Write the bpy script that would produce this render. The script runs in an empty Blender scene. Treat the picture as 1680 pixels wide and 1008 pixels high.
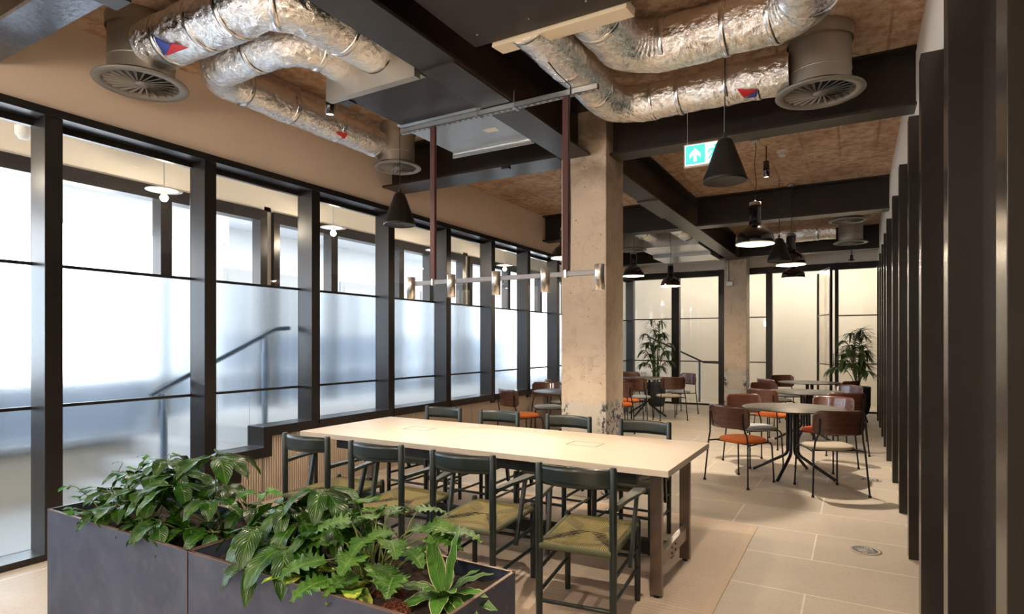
import bpy, math, random
from mathutils import noise as mnoise
from math import sin, cos, pi, radians, atan2, sqrt, hypot
from mathutils import Vector, Matrix, Quaternion
random.seed(7)
sc = bpy.context.scene
COL = sc.collection
# ------------------------------------------------------------------ camera, world, exposure
cam_d = bpy.data.cameras.new('camera'); cam = bpy.data.objects.new('camera', cam_d); COL.objects.link(cam)
YAW = math.atan(562 / 970.0)
cam.location = (0, 0, 1.47); cam.rotation_euler = (radians(90), 0, YAW)
cam_d.sensor_width = 36; cam_d.lens = 36 * 970 / 1680.0; cam_d.shift_y = 58 / 1680.0; cam_d.clip_start = 0.05
sc.camera = cam
sc.view_settings.view_transform = 'Standard'; sc.view_settings.look = 'None'
sc.view_settings.gamma = 1; sc.view_settings.use_curve_mapping = False
sc.view_settings.exposure = 1.08
sc.cycles.max_bounces = 10; sc.cycles.transparent_max_bounces = 16; sc.cycles.sample_clamp_indirect = 6
w = bpy.data.worlds.new('sky'); sc.world = w; w.use_nodes = True
bg = w.node_tree.nodes['Background']; bg.inputs[0].default_value = (0.86, 0.93, 1.0, 1); bg.inputs[1].default_value = 3.9

def lamp(name, kind, loc, energy, color=(1, .76, .52), size=.03, rot=None, spot=100, blend=.6, sizey=None):
    d = bpy.data.lights.new(name, kind); d.energy = energy; d.color = color
    if kind == 'SPOT': d.spot_size = radians(spot); d.spot_blend = blend; d.shadow_soft_size = size
    elif kind == 'POINT': d.shadow_soft_size = size
    elif kind == 'AREA':
        d.shape = 'RECTANGLE'; d.size = size; d.size_y = sizey or size
    o = bpy.data.objects.new(name, d); COL.objects.link(o); o.location = loc
    if rot: o.rotation_euler = rot
    return o
WARM = (1, .79, .56)
# daylight portals at the openings of the outer corridor wall
for y0, y1 in ((-1.6, 4.7), (5.1, 9.2), (9.6, 13.9)):
    p = lamp('window_portal', 'AREA', (-6.72, (y0 + y1) / 2, 1.75), 10, (1, 1, 1), y1 - y0, (0, radians(-90), 0), sizey=2.6)
    p.data.size = 2.7; p.data.size_y = y1 - y0
    p.data.cycles.is_portal = True

# ------------------------------------------------------------------ mesh builder
class MB:
    def __init__(s): s.v = []; s.f = []; s.sm = []; s.uv = {}
    def add(s, vs, fs, sm=False, uvs=None):
        b = len(s.v); s.v += [tuple(v) for v in vs]
        if uvs:
            for i, u in enumerate(uvs): s.uv[b + i] = u
        for f in fs: s.f.append(tuple(b + i for i in f)); s.sm.append(sm)
        return s
    def box(s, x0, x1, y0, y1, z0, z1):
        vs = [(x, y, z) for z in (z0, z1) for y in (y0, y1) for x in (x0, x1)]
        return s.add(vs, [(0, 2, 3, 1), (4, 5, 7, 6), (0, 1, 5, 4), (2, 6, 7, 3), (0, 4, 6, 2), (1, 3, 7, 5)])
    def bar(s, p, q, w, h, up=(0, 0, 1)):
        p = Vector(p); q = Vector(q); d = (q - p).normalized(); up = Vector(up)
        if abs(d.dot(up)) > .98: up = Vector((1, 0, 0))
        sd = d.cross(up).normalized() * w / 2; u = sd.cross(d).normalized() * h / 2
        vs = [c + a * sd + b * u for c in (p, q) for b in (-1, 1) for a in (-1, 1)]
        return s.add(vs, [(0, 2, 3, 1), (4, 5, 7, 6), (0, 1, 5, 4), (2, 6, 7, 3), (0, 4, 6, 2), (1, 3, 7, 5)])
    def tube(s, pts, r, n=12, caps=True, wob=None):
        pts = [Vector(p) for p in pts]; m = len(pts)
        rs = r if isinstance(r, (list, tuple)) else [r] * m
        prev = None; rings = []
        for i, p in enumerate(pts):
            t = (pts[min(i + 1, m - 1)] - pts[max(i - 1, 0)]).normalized()
            if prev is None:
                a = Vector((0, 0, 1)) if abs(t.z) < .9 else Vector((1, 0, 0))
                a = (a - t * a.dot(t)).normalized()
            else: a = (prev - t * prev.dot(t)).normalized()
            prev = a; b = t.cross(a)
            ring = []
            for k in range(n):
                an = 2 * pi * k / n; rr = rs[i] * (1 if wob is None else wob(i, an))
                ring.append(p + (a * cos(an) + b * sin(an)) * rr)
            rings.append(ring)
        vs = [v for g in rings for v in g]; fs = []
        for i in range(m - 1):
            for k in range(n): fs.append((i * n + k, i * n + (k + 1) % n, (i + 1) * n + (k + 1) % n, (i + 1) * n + k))
        s.add(vs, fs, True)
        if caps:
            s.add(rings[0], [tuple(range(n))[::-1]]); s.add(rings[-1], [tuple(range(n))])
        return s
    def lathe(s, prof, n=32, at=(0, 0, 0), sm=True):
        vs = []; fs = []
        for r, z in prof:
            for k in range(n): vs.append((at[0] + r * cos(2 * pi * k / n), at[1] + r * sin(2 * pi * k / n), at[2] + z))
        for i in range(len(prof) - 1):
            for k in range(n): fs.append((i * n + k, i * n + (k + 1) % n, (i + 1) * n + (k + 1) % n, (i + 1) * n + k))
        return s.add(vs, fs, sm)
    def disc(s, r, z, n=32, at=(0, 0)):
        return s.add([(at[0] + r * cos(2 * pi * k / n), at[1] + r * sin(2 * pi * k / n), z) for k in range(n)], [tuple(range(n))])
    def cyl(s, x, y, z0, z1, r, n=20):
        s.lathe([(r, z0), (r, z1)], n, (x, y, 0)); s.disc(r, z0, n, (x, y)); s.disc(r, z1, n, (x, y)); return s
    def prism(s, poly, axis, a, b):
        n = len(poly)
        def P(u, v, t): return {'x': (t, u, v), 'y': (u, t, v), 'z': (u, v, t)}[axis]
        vs = [P(u, v, a) for u, v in poly] + [P(u, v, b) for u, v in poly]
        return s.add(vs, [tuple(range(n))[::-1], tuple(range(n, 2 * n))] + [(i, (i + 1) % n, n + (i + 1) % n, n + i) for i in range(n)])
    def sheet(s, fn, nu, nv, sm=True, closed=False):
        vs = [fn(i / nu, j / nv) for i in range(nu + 1) for j in range(nv + 1)]
        fs = [(i * (nv + 1) + j, i * (nv + 1) + j + 1, (i + 1) * (nv + 1) + j + 1, (i + 1) * (nv + 1) + j) for i in range(nu) for j in range(nv)]
        return s.add(vs, fs, sm)
    def build(s, name, m, parent=None, bevel=0, solid=0, world=True, sub=0):
        off = Vector(parent_loc(parent)) if (parent is not None and world) else Vector((0, 0, 0))
        me = bpy.data.meshes.new(name)
        me.from_pydata([tuple(Vector(v) - off) for v in s.v], [], s.f); me.update()
        me.polygons.foreach_set('use_smooth', s.sm)
        if s.uv:
            l = me.uv_layers.new(name='uv')
            for lp in me.loops: l.data[lp.index].uv = s.uv.get(lp.vertex_index, (0, 0))
        me.materials.append(m)
        o = bpy.data.objects.new(name, me); COL.objects.link(o)
        if parent is not None: o.parent = parent
        if solid:
            md = o.modifiers.new('solid', 'SOLIDIFY'); md.thickness = solid; md.offset = 0
        if sub:
            md = o.modifiers.new('sub', 'SUBSURF'); md.levels = sub; md.render_levels = sub
        if bevel:
            md = o.modifiers.new('bevel', 'BEVEL'); md.width = bevel; md.segments = 2; md.limit_method = 'ANGLE'; md.angle_limit = radians(40)
        return o
def parent_loc(p):
    l = Vector((0, 0, 0))
    while p is not None: l += Vector(p.location); p = p.parent
    return l
def tag(o, label=None, cat=None, group=None, kind=None):
    if label: o['label'] = label
    if cat: o['category'] = cat
    if group: o['group'] = group
    if kind: o['kind'] = kind
    return o
def thing(name, label, cat, loc=(0, 0, 0), rz=0, group=None, kind=None):
    o = bpy.data.objects.new(name, None); COL.objects.link(o); o.location = loc; o.rotation_euler = (0, 0, rz)
    o.empty_display_size = .1
    return tag(o, label, cat, group, kind)
def kids(o): return [c for c in list(bpy.data.objects) if c.parent == o]
def dup(root, loc, rz=0, label=None, group=None, swap=None):
    ch = {}
    for o in bpy.data.objects:
        if o.parent: ch.setdefault(o.parent.name, []).append(o)
    def cp(o, par):
        c = o.copy(); COL.objects.link(c)
        if par is not None: c.parent = par
        for k in ch.get(o.name, []): cp(k, c)
        if swap and c.type == 'MESH' and o.name.split('.')[0] in swap:
            c.data = c.data.copy(); c.data.materials[0] = swap[o.name.split('.')[0]]
        return c
    r = cp(root, None); r.location = loc; r.rotation_euler = (0, 0, rz)
    if label: r['label'] = label
    if group: r['group'] = group
    return r

# ------------------------------------------------------------------ materials
def nt(name):
    m = bpy.data.materials.new(name); m.use_nodes = True
    return m, m.node_tree.nodes, m.node_tree.links, m.node_tree.nodes['Principled BSDF']
def mix(N, L, fac, a, b, mode='MIX'):
    x = N.new('ShaderNodeMix'); x.data_type = 'RGBA'; x.blend_type = mode
    for i, val in ((0, fac), (6, a), (7, b)):
        if isinstance(val, bpy.types.NodeSocket): L.new(val, x.inputs[i])
        elif isinstance(val, (int, float)): x.inputs[i].default_value = val
        else: x.inputs[i].default_value = tuple(val) + (1,) if len(val) == 3 else val
    return x.outputs[2]
def ramp(N, L, src, stops):
    r = N.new('ShaderNodeValToRGB'); L.new(src, r.inputs[0])
    e = r.color_ramp.elements
    while len(e) < len(stops): e.new(.5)
    for i, (p, c) in enumerate(stops):
        e[i].position = p; e[i].color = (c, c, c, 1) if isinstance(c, (int, float)) else tuple(c) + (1,)
    return r.outputs[0]
def coords(N, kind='Object', scale=(1, 1, 1), L=None):
    t = N.new('ShaderNodeTexCoord'); mp = N.new('ShaderNodeMapping'); L.new(t.outputs[kind], mp.inputs[0])
    mp.inputs['Scale'].default_value = scale
    return mp.outputs[0], mp
def noise(N, L, co, scale, detail=4, rough=.55, dist=0):
    n = N.new('ShaderNodeTexNoise'); L.new(co, n.inputs['Vector']); n.inputs['Scale'].default_value = scale
    n.inputs['Detail'].default_value = detail; n.inputs['Roughness'].default_value = rough; n.inputs['Distortion'].default_value = dist
    return n.outputs['Fac']
def bump(N, L, B, h, strength, dist=.01):
    b = N.new('ShaderNodeBump'); L.new(h, b.inputs['Height']); b.inputs['Strength'].default_value = strength; b.inputs['Distance'].default_value = dist
    L.new(b.outputs[0], B.inputs['Normal']); return b
def mat(name, col, rough=.5, metal=0, ns=12, amt=.12, bs=0, scale=(1, 1, 1), coat=0, spec=.5):
    m, N, L, B = nt(name)
    co, _ = coords(N, 'Object', scale, L); f = noise(N, L, co, ns)
    a = tuple(c * (1 - amt) for c in col); b = tuple(min(1, c * (1 + amt)) for c in col)
    L.new(mix(N, L, f, a, b), B.inputs['Base Color'])
    B.inputs['Roughness'].default_value = rough; B.inputs['Metallic'].default_value = metal
    B.inputs['Coat Weight'].default_value = coat; B.inputs['Specular IOR Level'].default_value = spec
    if bs: bump(N, L, B, f, bs, .005)
    return m
def emit(name, col, strength):
    m, N, L, B = nt(name); B.inputs['Base Color'].default_value = tuple(col) + (1,)
    B.inputs['Emission Color'].default_value = tuple(col) + (1,); B.inputs['Emission Strength'].default_value = strength
    return m
M = {}
M['frame'] = mat('dark_bronze_frame', (.021, .018, .017), .30, .35, 6, .15, .02, (1, 1, .15))
M['fin'] = mat('dark_fin_panel', (.030, .026, .023), .24, .2, 5, .12, .0)
M['plaster'] = mat('cream_plaster', (.73, .61, .51), .85, 0, 3, .05, .05)
M['white'] = mat('white_plaster', (.72, .68, .62), .85, 0, 3, .04, .05)
M['steel'] = mat('painted_dark_beam', (.019, .013, .010), .45, .2, 9, .35, .25)
M['steelgrey'] = mat('beam_flange_steel', (.034, .027, .021), .36, .3, 14, .35, .35)
M['bluesteel'] = mat('bluish_scaly_steel', (.15, .17, .21), .32, .7, 26, .5, .6)
M['galv'] = mat('galvanised_sheet', (.52, .53, .53), .34, .9, 30, .12, .08)
M['drum'] = mat('zinc_drum', (.40, .37, .32), .42, .75, 8, .10, .04, (1, 1, .3))
M['diff'] = mat('diffuser_grey', (.24, .22, .195), .5, .3, 10, .08)
M['black'] = mat('black_metal', (.012, .012, .013), .4, .3, 20, .2)
M['gloss'] = mat('gloss_black_enamel', (.008, .006, .008), .12, 0, 6, .2, 0, coat=.8)
M['cone'] = mat('bronze_black_shade', (.020, .017, .015), .38, .5, 20, .15)
M['conebase'] = mat('grey_grille', (.035, .03, .027), .6, 0, 200, .25, .3)
M['shadein'] = mat('cream_shade_inside', (.80, .74, .62), .5)
M['alu'] = mat('brushed_aluminium', (.62, .59, .56), .28, .95, 60, .15, .1, (1, 1, .05))
M['bargrey'] = mat('satin_grey_bar', (.22, .21, .21), .42, .6, 20, .1)
M['maroon'] = mat('maroon_strap', (.075, .022, .018), .6, 0, 40, .2, .1)
M['chairwood'] = mat('green_black_stained_wood', (.009, .016, .0145), .33, 0, 30, .25, .06, (1, 1, .2), coat=.12)
M['tubeblk'] = mat('black_tube', (.012, .012, .014), .4, .3)
M['orange'] = mat('orange_wool', (.64, .15, .022), .9, 0, 220, .18, .35)
M['redorange'] = mat('red_orange_wool', (.46, .055, .015), .9, 0, 220, .18, .35)
M['beige'] = mat('beige_wool', (.42, .36, .28), .9, 0, 220, .15, .35)
M['grey'] = mat('pale_grey_wool', (.36, .37, .38), .9, 0, 220, .15, .35)
M['cable'] = mat('cable_black', (.01, .01, .01), .5)
M['plastic'] = mat('white_plastic', (.72, .70, .66), .45)
M['tabledark'] = mat('round_table_laminate', (.05, .042, .033), .42, 0, 25, .10)
M['pot'] = mat('charcoal_pot', (.02, .022, .026), .55, 0, 30, .2, .1)
M['soil'] = mat('dark_soil', (.028, .015, .009), .95, 0, 60, .6, .9)
M['bark'] = mat('red_brown_substrate', (.15, .045, .02), .95, 0, 90, .6, 1.0)
M['tape'] = mat('foil_tape', (.8, .8, .82), .22, 1, 40, .1, .5)
M['blue'] = mat('blue_sticker', (.03, .06, .35), .4)
M['red'] = mat('red_sticker', (.55, .02, .03), .4)
M['creampanel'] = mat('cream_metal_flange', (.85, .72, .52), .45, 0, 4, .06)
M['dark_unit'] = mat('dark_brown_unit_casing', (.020, .013, .010), .45, .1, 4, .25, .1)
M['terr'] = mat('grey_stone_step', (.42, .42, .42), .8, 0, 30, .1, .1)
M['ext'] = mat('pale_exterior_render', (.62, .64, .66), .9, 0, 2, .06)
M['extdark'] = mat('exterior_grey_cladding', (.17, .20, .25), .7, 0, 2, .15)
M['stem'] = mat('plant_stem', (.10, .13, .03), .6, 0, 30, .3)
M['stembrown'] = mat('palm_stem', (.10, .11, .04), .7, 0, 30, .3)
M['steelleg'] = mat('raw_blackened_steel', (.22, .175, .15), .26, .9, 18, .35, .12, (1, 1, .25))
M['railgrey'] = mat('blue_grey_rail_metal', (.10, .15, .22), .4, .5, 20, .1)
M['blind'] = mat('cream_wall_beyond', (.80, .75, .65), .9, 0, 2, .03)
M['cowl'] = mat('chrome', (.6, .6, .6), .15, 1)
M['bulb'] = emit('warm_bulb', (1, .72, .38), 22)
M['lens'] = emit('warm_led_lens', (1, .80, .55), 16)
M['white_lens'] = emit('neutral_led', (1, .86, .66), 5)

def m_ceiling():
    m, N, L, B = nt('rough_brown_concrete_ceiling'); co, mp = coords(N, 'Object', (1, 1, 1), L)
    f1 = noise(N, L, co, 1.6, 8, .62, .4); f2 = noise(N, L, co, 14, 6, .65)
    c = mix(N, L, ramp(N, L, f1, [(.32, 0), (.68, 1)]), (.44, .28, .175), (.68, .51, .36))
    c = mix(N, L, ramp(N, L, f2, [(.35, .8), (.58, 0)]), c, (.26, .14, .08))
    sep = N.new('ShaderNodeSeparateXYZ'); L.new(co, sep.inputs[0])
    a = N.new('ShaderNodeMath'); a.operation = 'MULTIPLY_ADD'; L.new(sep.outputs[0], a.inputs[0]); a.inputs[1].default_value = 1 / .365; a.inputs[2].default_value = .875 / .365 + 20
    fr = N.new('ShaderNodeMath'); fr.operation = 'PINGPONG'; L.new(a.outputs[0], fr.inputs[0]); fr.inputs[1].default_value = .5
    # wobble from noise
    line = ramp(N, L, fr.outputs[0], [(0.0, .6), (.015, .6), (.04, 0)])
    br_ = ramp(N, L, noise(N, L, co, .9, 3), [(.42, .15), (.58, 1)])
    line = mix(N, L, 1.0, line, br_, 'MULTIPLY')
    c = mix(N, L, line, c, (.24, .10, .05)); L.new(c, B.inputs['Base Color'])
    B.inputs['Roughness'].default_value = .9
    h = mix(N, L, line, f2, (0, 0, 0)); bump(N, L, B, h, .6, .02)
    return m
M['ceiling'] = m_ceiling()
def m_floor():
    m, N, L, B = nt('beige_limestone_tiles'); co, mp = coords(N, 'Object', (1, 1, 1), L)
    mp.inputs['Location'].default_value = (.25 + 12.3, -.09 + 6.25, 0)
    br = N.new('ShaderNodeTexBrick'); L.new(co, br.inputs['Vector']); br.inputs['Scale'].default_value = 1
    br.inputs['Brick Width'].default_value = 1.23; br.inputs['Row Height'].default_value = .625; br.inputs['Mortar Size'].default_value = .006
    br.inputs['Mortar Smooth'].default_value = .2; br.inputs['Bias'].default_value = 0
    br.inputs['Color1'].default_value = (.485, .43, .35, 1); br.inputs['Color2'].default_value = (.545, .485, .40, 1); br.inputs['Mortar'].default_value = (.78, .72, .62, 1)
    f = noise(N, L, co, 2.2, 8, .65, .3); g = noise(N, L, co, 45, 4, .6)
    c = mix(N, L, ramp(N, L, f, [(.3, .0), (.7, .32)]), br.outputs[0], (.38, .31, .24))
    c = mix(N, L, ramp(N, L, g, [(.56, 0), (.70, .5)]), c, (.30, .235, .175)); L.new(c, B.inputs['Base Color'])
    r = ramp(N, L, f, [(.2, .42), (.8, .58)]); L.new(r, B.inputs['Roughness'])
    bump(N, L, B, g, .08, .004); return m
M['floor'] = m_floor()
def m_screed():
    m, N, L, B = nt('sandy_screed'); co, mp = coords(N, 'Object', (1, 1, 1), L)
    f = noise(N, L, co, 3, 8, .6, .2); g = noise(N, L, co, 60, 4, .6)
    c = mix(N, L, f, (.46, .36, .27), (.60, .485, .38)); c = mix(N, L, ramp(N, L, g, [(.55, 0), (.72, .4)]), c, (.32, .23, .16))
    L.new(c, B.inputs['Base Color']); B.inputs['Roughness'].default_value = .7
    wv = N.new('ShaderNodeTexWave'); wv.bands_direction = 'Y'; L.new(co, wv.inputs['Vector']); wv.inputs['Scale'].default_value = 9
    bump(N, L, B, wv.outputs['Fac'], .25, .004); return m
M['screed'] = m_screed()
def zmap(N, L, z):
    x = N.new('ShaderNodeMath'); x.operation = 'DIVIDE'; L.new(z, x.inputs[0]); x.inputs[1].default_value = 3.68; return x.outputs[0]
def m_concrete():
    m, N, L, B = nt('scuffed_concrete_column'); co, mp = coords(N, 'Object', (1, 1, 1), L)
    f = noise(N, L, co, 2.4, 7, .6, .5); g = noise(N, L, co, 26, 5, .7)
    c = mix(N, L, f, (.52, .40, .285), (.78, .66, .52))
    c = mix(N, L, ramp(N, L, noise(N, L, co, 6, 6, .7, 1), [(.5, 0), (.68, .45)]), c, (.36, .25, .17))
    pit = ramp(N, L, g, [(.31, 1), (.37, 0)]); c = mix(N, L, pit, c, (.27, .15, .08))
    sep = N.new('ShaderNodeSeparateXYZ'); L.new(co, sep.inputs[0])
    low = ramp(N, L, sep.outputs[2], [(.0, 1), (.86, 1), (.93, 0)])
    c = mix(N, L, low, c, mix(N, L, f, (.48, .43, .36), (.66, .62, .54)))
    # blue-black scuffs near the arrises of the low band
    t = N.new('ShaderNodeTexCoord'); s2 = N.new('ShaderNodeSeparateXYZ'); L.new(t.outputs['Generated'], s2.inputs[0])
    e = N.new('ShaderNodeMath'); e.operation = 'SUBTRACT'; L.new(s2.outputs[0], e.inputs[0]); e.inputs[1].default_value = .5
    e2 = N.new('ShaderNodeMath'); e2.operation = 'ABSOLUTE'; L.new(e.outputs[0], e2.inputs[0])
    edge = ramp(N, L, e2.outputs[0], [(.26, 0), (.42, 1)])
    h = noise(N, L, co, 9, 8, .75, .8); hm = ramp(N, L, h, [(.50, 0), (.56, 1)])
    def mul(a, b):
        x = N.new('ShaderNodeMath'); x.operation = 'MULTIPLY'; L.new(a, x.inputs[0]); L.new(b, x.inputs[1]); return x.outputs[0]
    c = mix(N, L, mul(mul(low, edge), hm), c, (.045, .05, .075))
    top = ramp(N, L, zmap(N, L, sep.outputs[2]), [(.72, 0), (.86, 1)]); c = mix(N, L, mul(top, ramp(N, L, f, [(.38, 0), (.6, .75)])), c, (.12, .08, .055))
    L.new(c, B.inputs['Base Color']); B.inputs['Roughness'].default_value = .88
    bump(N, L, B, g, .35, .01); return m
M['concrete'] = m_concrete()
def m_wood(name, a, b, rough=.35, sc_=(1.5, 14, 14), coat=0):
    m, N, L, B = nt(name); co, mp = coords(N, 'Object', sc_, L)
    f = noise(N, L, co, 2.5, 6, .6, .6); L.new(mix(N, L, ramp(N, L, f, [(.3, 0), (.7, 1)]), a, b), B.inputs['Base Color'])
    B.inputs['Roughness'].default_value = rough; B.inputs['Coat Weight'].default_value = coat; bump(N, L, B, f, .05, .002); return m
M['walnut'] = m_wood('walnut_veneer', (.060, .021, .013), (.110, .040, .024), .27, (1.2, 9, 22), .7)
M['oak'] = m_wood('pale_oak_top', (.56, .475, .385), (.64, .56, .465), .42, (.8, 12, 12))
M['oakedge'] = m_wood('pale_oak_edge', (.50, .38, .28), (.60, .47, .36), .5, (.8, 12, 40))
def m_fluted():
    return mat('fluted_taupe_panel', (.36, .25, .165), .6, 0, 8, .08)
M['flute'] = mat('fluted_taupe_panel', (.46, .37, .295), .6, 0, 8, .06)
def m_foil():
    m, N, L, B = nt('crumpled_foil_wrap'); co, mp = coords(N, 'Object', (1, 1, 1), L)
    B.inputs['Base Color'].default_value = (.93, .92, .92, 1); B.inputs['Metallic'].default_value = 1
    f = noise(N, L, co, 7, 5, .6, 1.2); g = noise(N, L, co, 19, 4, .65, 3.0)
    v = N.new('ShaderNodeTexVoronoi'); L.new(co, v.inputs['Vector']); v.inputs['Scale'].default_value = 22; v.inputs['Randomness'].default_value = 1
    ad = N.new('ShaderNodeMath'); ad.operation = 'MULTIPLY_ADD'; L.new(g, ad.inputs[0]); ad.inputs[1].default_value = 1.1; L.new(f, ad.inputs[2])
    ad2 = N.new('ShaderNodeMath'); ad2.operation = 'MULTIPLY_ADD'; L.new(v.outputs[0], ad2.inputs[0]); ad2.inputs[1].default_value = .35; L.new(ad.outputs[0], ad2.inputs[2])
    bump(N, L, B, ad2.outputs[0], .55, .014)
    L.new(ramp(N, L, f, [(.3, .05), (.7, .15)]), B.inputs['Roughness']); return m
M['foil'] = m_foil()
def m_planter():
    m, N, L, B = nt('blue_grey_patinated_steel'); co, mp = coords(N, 'Object', (1, 1, 1), L)
    f = noise(N, L, co, 3.2, 8, .6, .8); g = noise(N, L, co, 14, 5, .6)
    c = mix(N, L, ramp(N, L, f, [(.3, 0), (.7, 1)]), (.026, .034, .068), (.065, .08, .125)); c = mix(N, L, ramp(N, L, g, [(.55, 0), (.75, .4)]), c, (.13, .115, .125))
    mp2, mm = coords(N, 'Object', (3.0, 3, 1.2), L); h = noise(N, L, mp2, 12, 2, .5)
    c = mix(N, L, ramp(N, L, h, [(.765, 0), (.785, .8)]), c, (.6, .6, .62))
    L.new(c, B.inputs['Base Color']); B.inputs['Roughness'].default_value = .48; B.inputs['Metallic'].default_value = .35; bump(N, L, B, g, .08, .004); return m
M['planter'] = m_planter()
M['copper'] = mat('bare_brown_edge', (.17, .115, .095), .4, .6, 20, .3)
def m_cord():
    m, N, L, B = nt('woven_olive_cord'); t = N.new('ShaderNodeTexCoord'); sep = N.new('ShaderNodeSeparateXYZ'); L.new(t.outputs['Object'], sep.inputs[0])
    def math_(op, a, b=None):
        x = N.new('ShaderNodeMath'); x.operation = op
        for i, q in enumerate((a, b)):
            if q is None: continue
            if isinstance(q, (int, float)): x.inputs[i].default_value = q
            else: L.new(q, x.inputs[i])
        return x.outputs[0]
    ax = math_('ABSOLUTE', sep.outputs[0]); ay = math_('ABSOLUTE', sep.outputs[1])
    sel = math_('GREATER_THAN', ax, ay)
    u = mix(N, L, sel, sep.outputs[0], sep.outputs[1])
    u = math_('ADD', math_('MULTIPLY', sep.outputs[1], math_('SUBTRACT', 1, sel)), 0)
    sx = math_('SINE', math_('MULTIPLY', sep.outputs[0], 560)); sy = math_('SINE', math_('MULTIPLY', sep.outputs[1], 560))
    st = mix(N, L, sel, sx, sy)
    c = mix(N, L, ramp(N, L, st, [(0, 0), (1, 1)]), (.085, .072, .018), (.235, .185, .055))
    dd = math_('ABSOLUTE', math_('SUBTRACT', ax, ay)); near = ramp(N, L, dd, [(.0, 1), (.05, 1), (.06, 0)])
    slit = ramp(N, L, math_('SINE', math_('MULTIPLY', sep.outputs[1], 300)), [(.0, 0), (.25, 0), (.5, 1)])
    far = ramp(N, L, ax, [(.04, 0), (.06, 1)])
    k = math_('MULTIPLY', math_('MULTIPLY', near, slit), far)
    c = mix(N, L, k, c, (.012, .011, .006)); L.new(c, B.inputs['Base Color']); B.inputs['Roughness'].default_value = .75
    bump(N, L, B, st, .35, .003); return m
M['cord'] = m_cord()
M['cordedge'] = mat('green_cord_edge', (.07, .075, .035), .8, 0, 90, .3, .3)
def m_leaf(name, a, b, rough=.28, edge=None, edgew=.78, vein=(.25, .33, .08), splash=None, trans=.12):
    m, N, L, B = nt(name); uvn = N.new('ShaderNodeUVMap'); uvn.uv_map = 'uv'; sep = N.new('ShaderNodeSeparateXYZ'); L.new(uvn.outputs[0], sep.inputs[0])
    co, mp = coords(N, 'Object', (1, 1, 1), L); f = noise(N, L, co, 14, 3); c = mix(N, L, ramp(N, L, f, [(.35, 0), (.65, 1)]), a, b)
    ab = N.new('ShaderNodeMath'); ab.operation = 'ABSOLUTE'; s0 = N.new('ShaderNodeMath'); s0.operation = 'MULTIPLY_ADD'; L.new(sep.outputs[0], s0.inputs[0]); s0.inputs[1].default_value = 2; s0.inputs[2].default_value = -1
    L.new(s0.outputs[0], ab.inputs[0])
    if splash:
        g = noise(N, L, co, 26, 3, .5, 1); c = mix(N, L, ramp(N, L, g, [(.50, 0), (.54, 1)]), c, splash)
    c = mix(N, L, ramp(N, L, ab.outputs[0], [(.0, .6), (.03, .6), (.07, 0)]), c, vein)
    if edge: c = mix(N, L, ramp(N, L, ab.outputs[0], [(edgew, 0), (edgew + .08, 1)]), c, edge)
    L.new(c, B.inputs['Base Color']); B.inputs['Roughness'].default_value = rough; B.inputs['Specular IOR Level'].default_value = .38
    wv = N.new('ShaderNodeMath'); wv.operation = 'MULTIPLY_ADD'; L.new(sep.outputs[1], wv.inputs[0]); wv.inputs[1].default_value = 70
    m2 = N.new('ShaderNodeMath'); m2.operation = 'MULTIPLY'; L.new(ab.outputs[0], m2.inputs[0]); m2.inputs[1].default_value = -25; L.new(m2.outputs[0], wv.inputs[2])
    sn = N.new('ShaderNodeMath'); sn.operation = 'SINE'; L.new(wv.outputs[0], sn.inputs[0]); bump(N, L, B, sn.outputs[0], .25, .003)
    tr = N.new('ShaderNodeBsdfTranslucent'); L.new(c, tr.inputs[0]); mx = N.new('ShaderNodeMixShader'); mx.inputs[0].default_value = trans
    L.new(B.outputs[0], mx.inputs[1]); L.new(tr.outputs[0], mx.inputs[2]); L.new(mx.outputs[0], N['Material Output'].inputs[0]); return m
M['leaf'] = m_leaf('glossy_dark_leaf', (.008, .038, .003), (.024, .084, .005), .27, vein=(.12, .20, .04))
M['leafb'] = m_leaf('fresh_green_leaf', (.022, .11, .005), (.05, .19, .012), .3, vein=(.14, .28, .05))
M['leafl'] = m_leaf('mid_green_lobed_leaf', (.022, .08, .006), (.06, .15, .014), .33, vein=(.18, .28, .07))
M['leafv'] = m_leaf('cream_edged_leaf', (.04, .13, .012), (.08, .21, .03), .33, (.50, .55, .28), .86, (.14, .26, .06))
M['leafy'] = m_leaf('yellow_splashed_leaf', (.10, .22, .02), (.16, .30, .03), .33, None, .8, (.3, .4, .1), (.45, .50, .08))
M['palm'] = m_leaf('palm_leaflet', (.022, .055, .012), (.05, .10, .02), .4)
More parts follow.
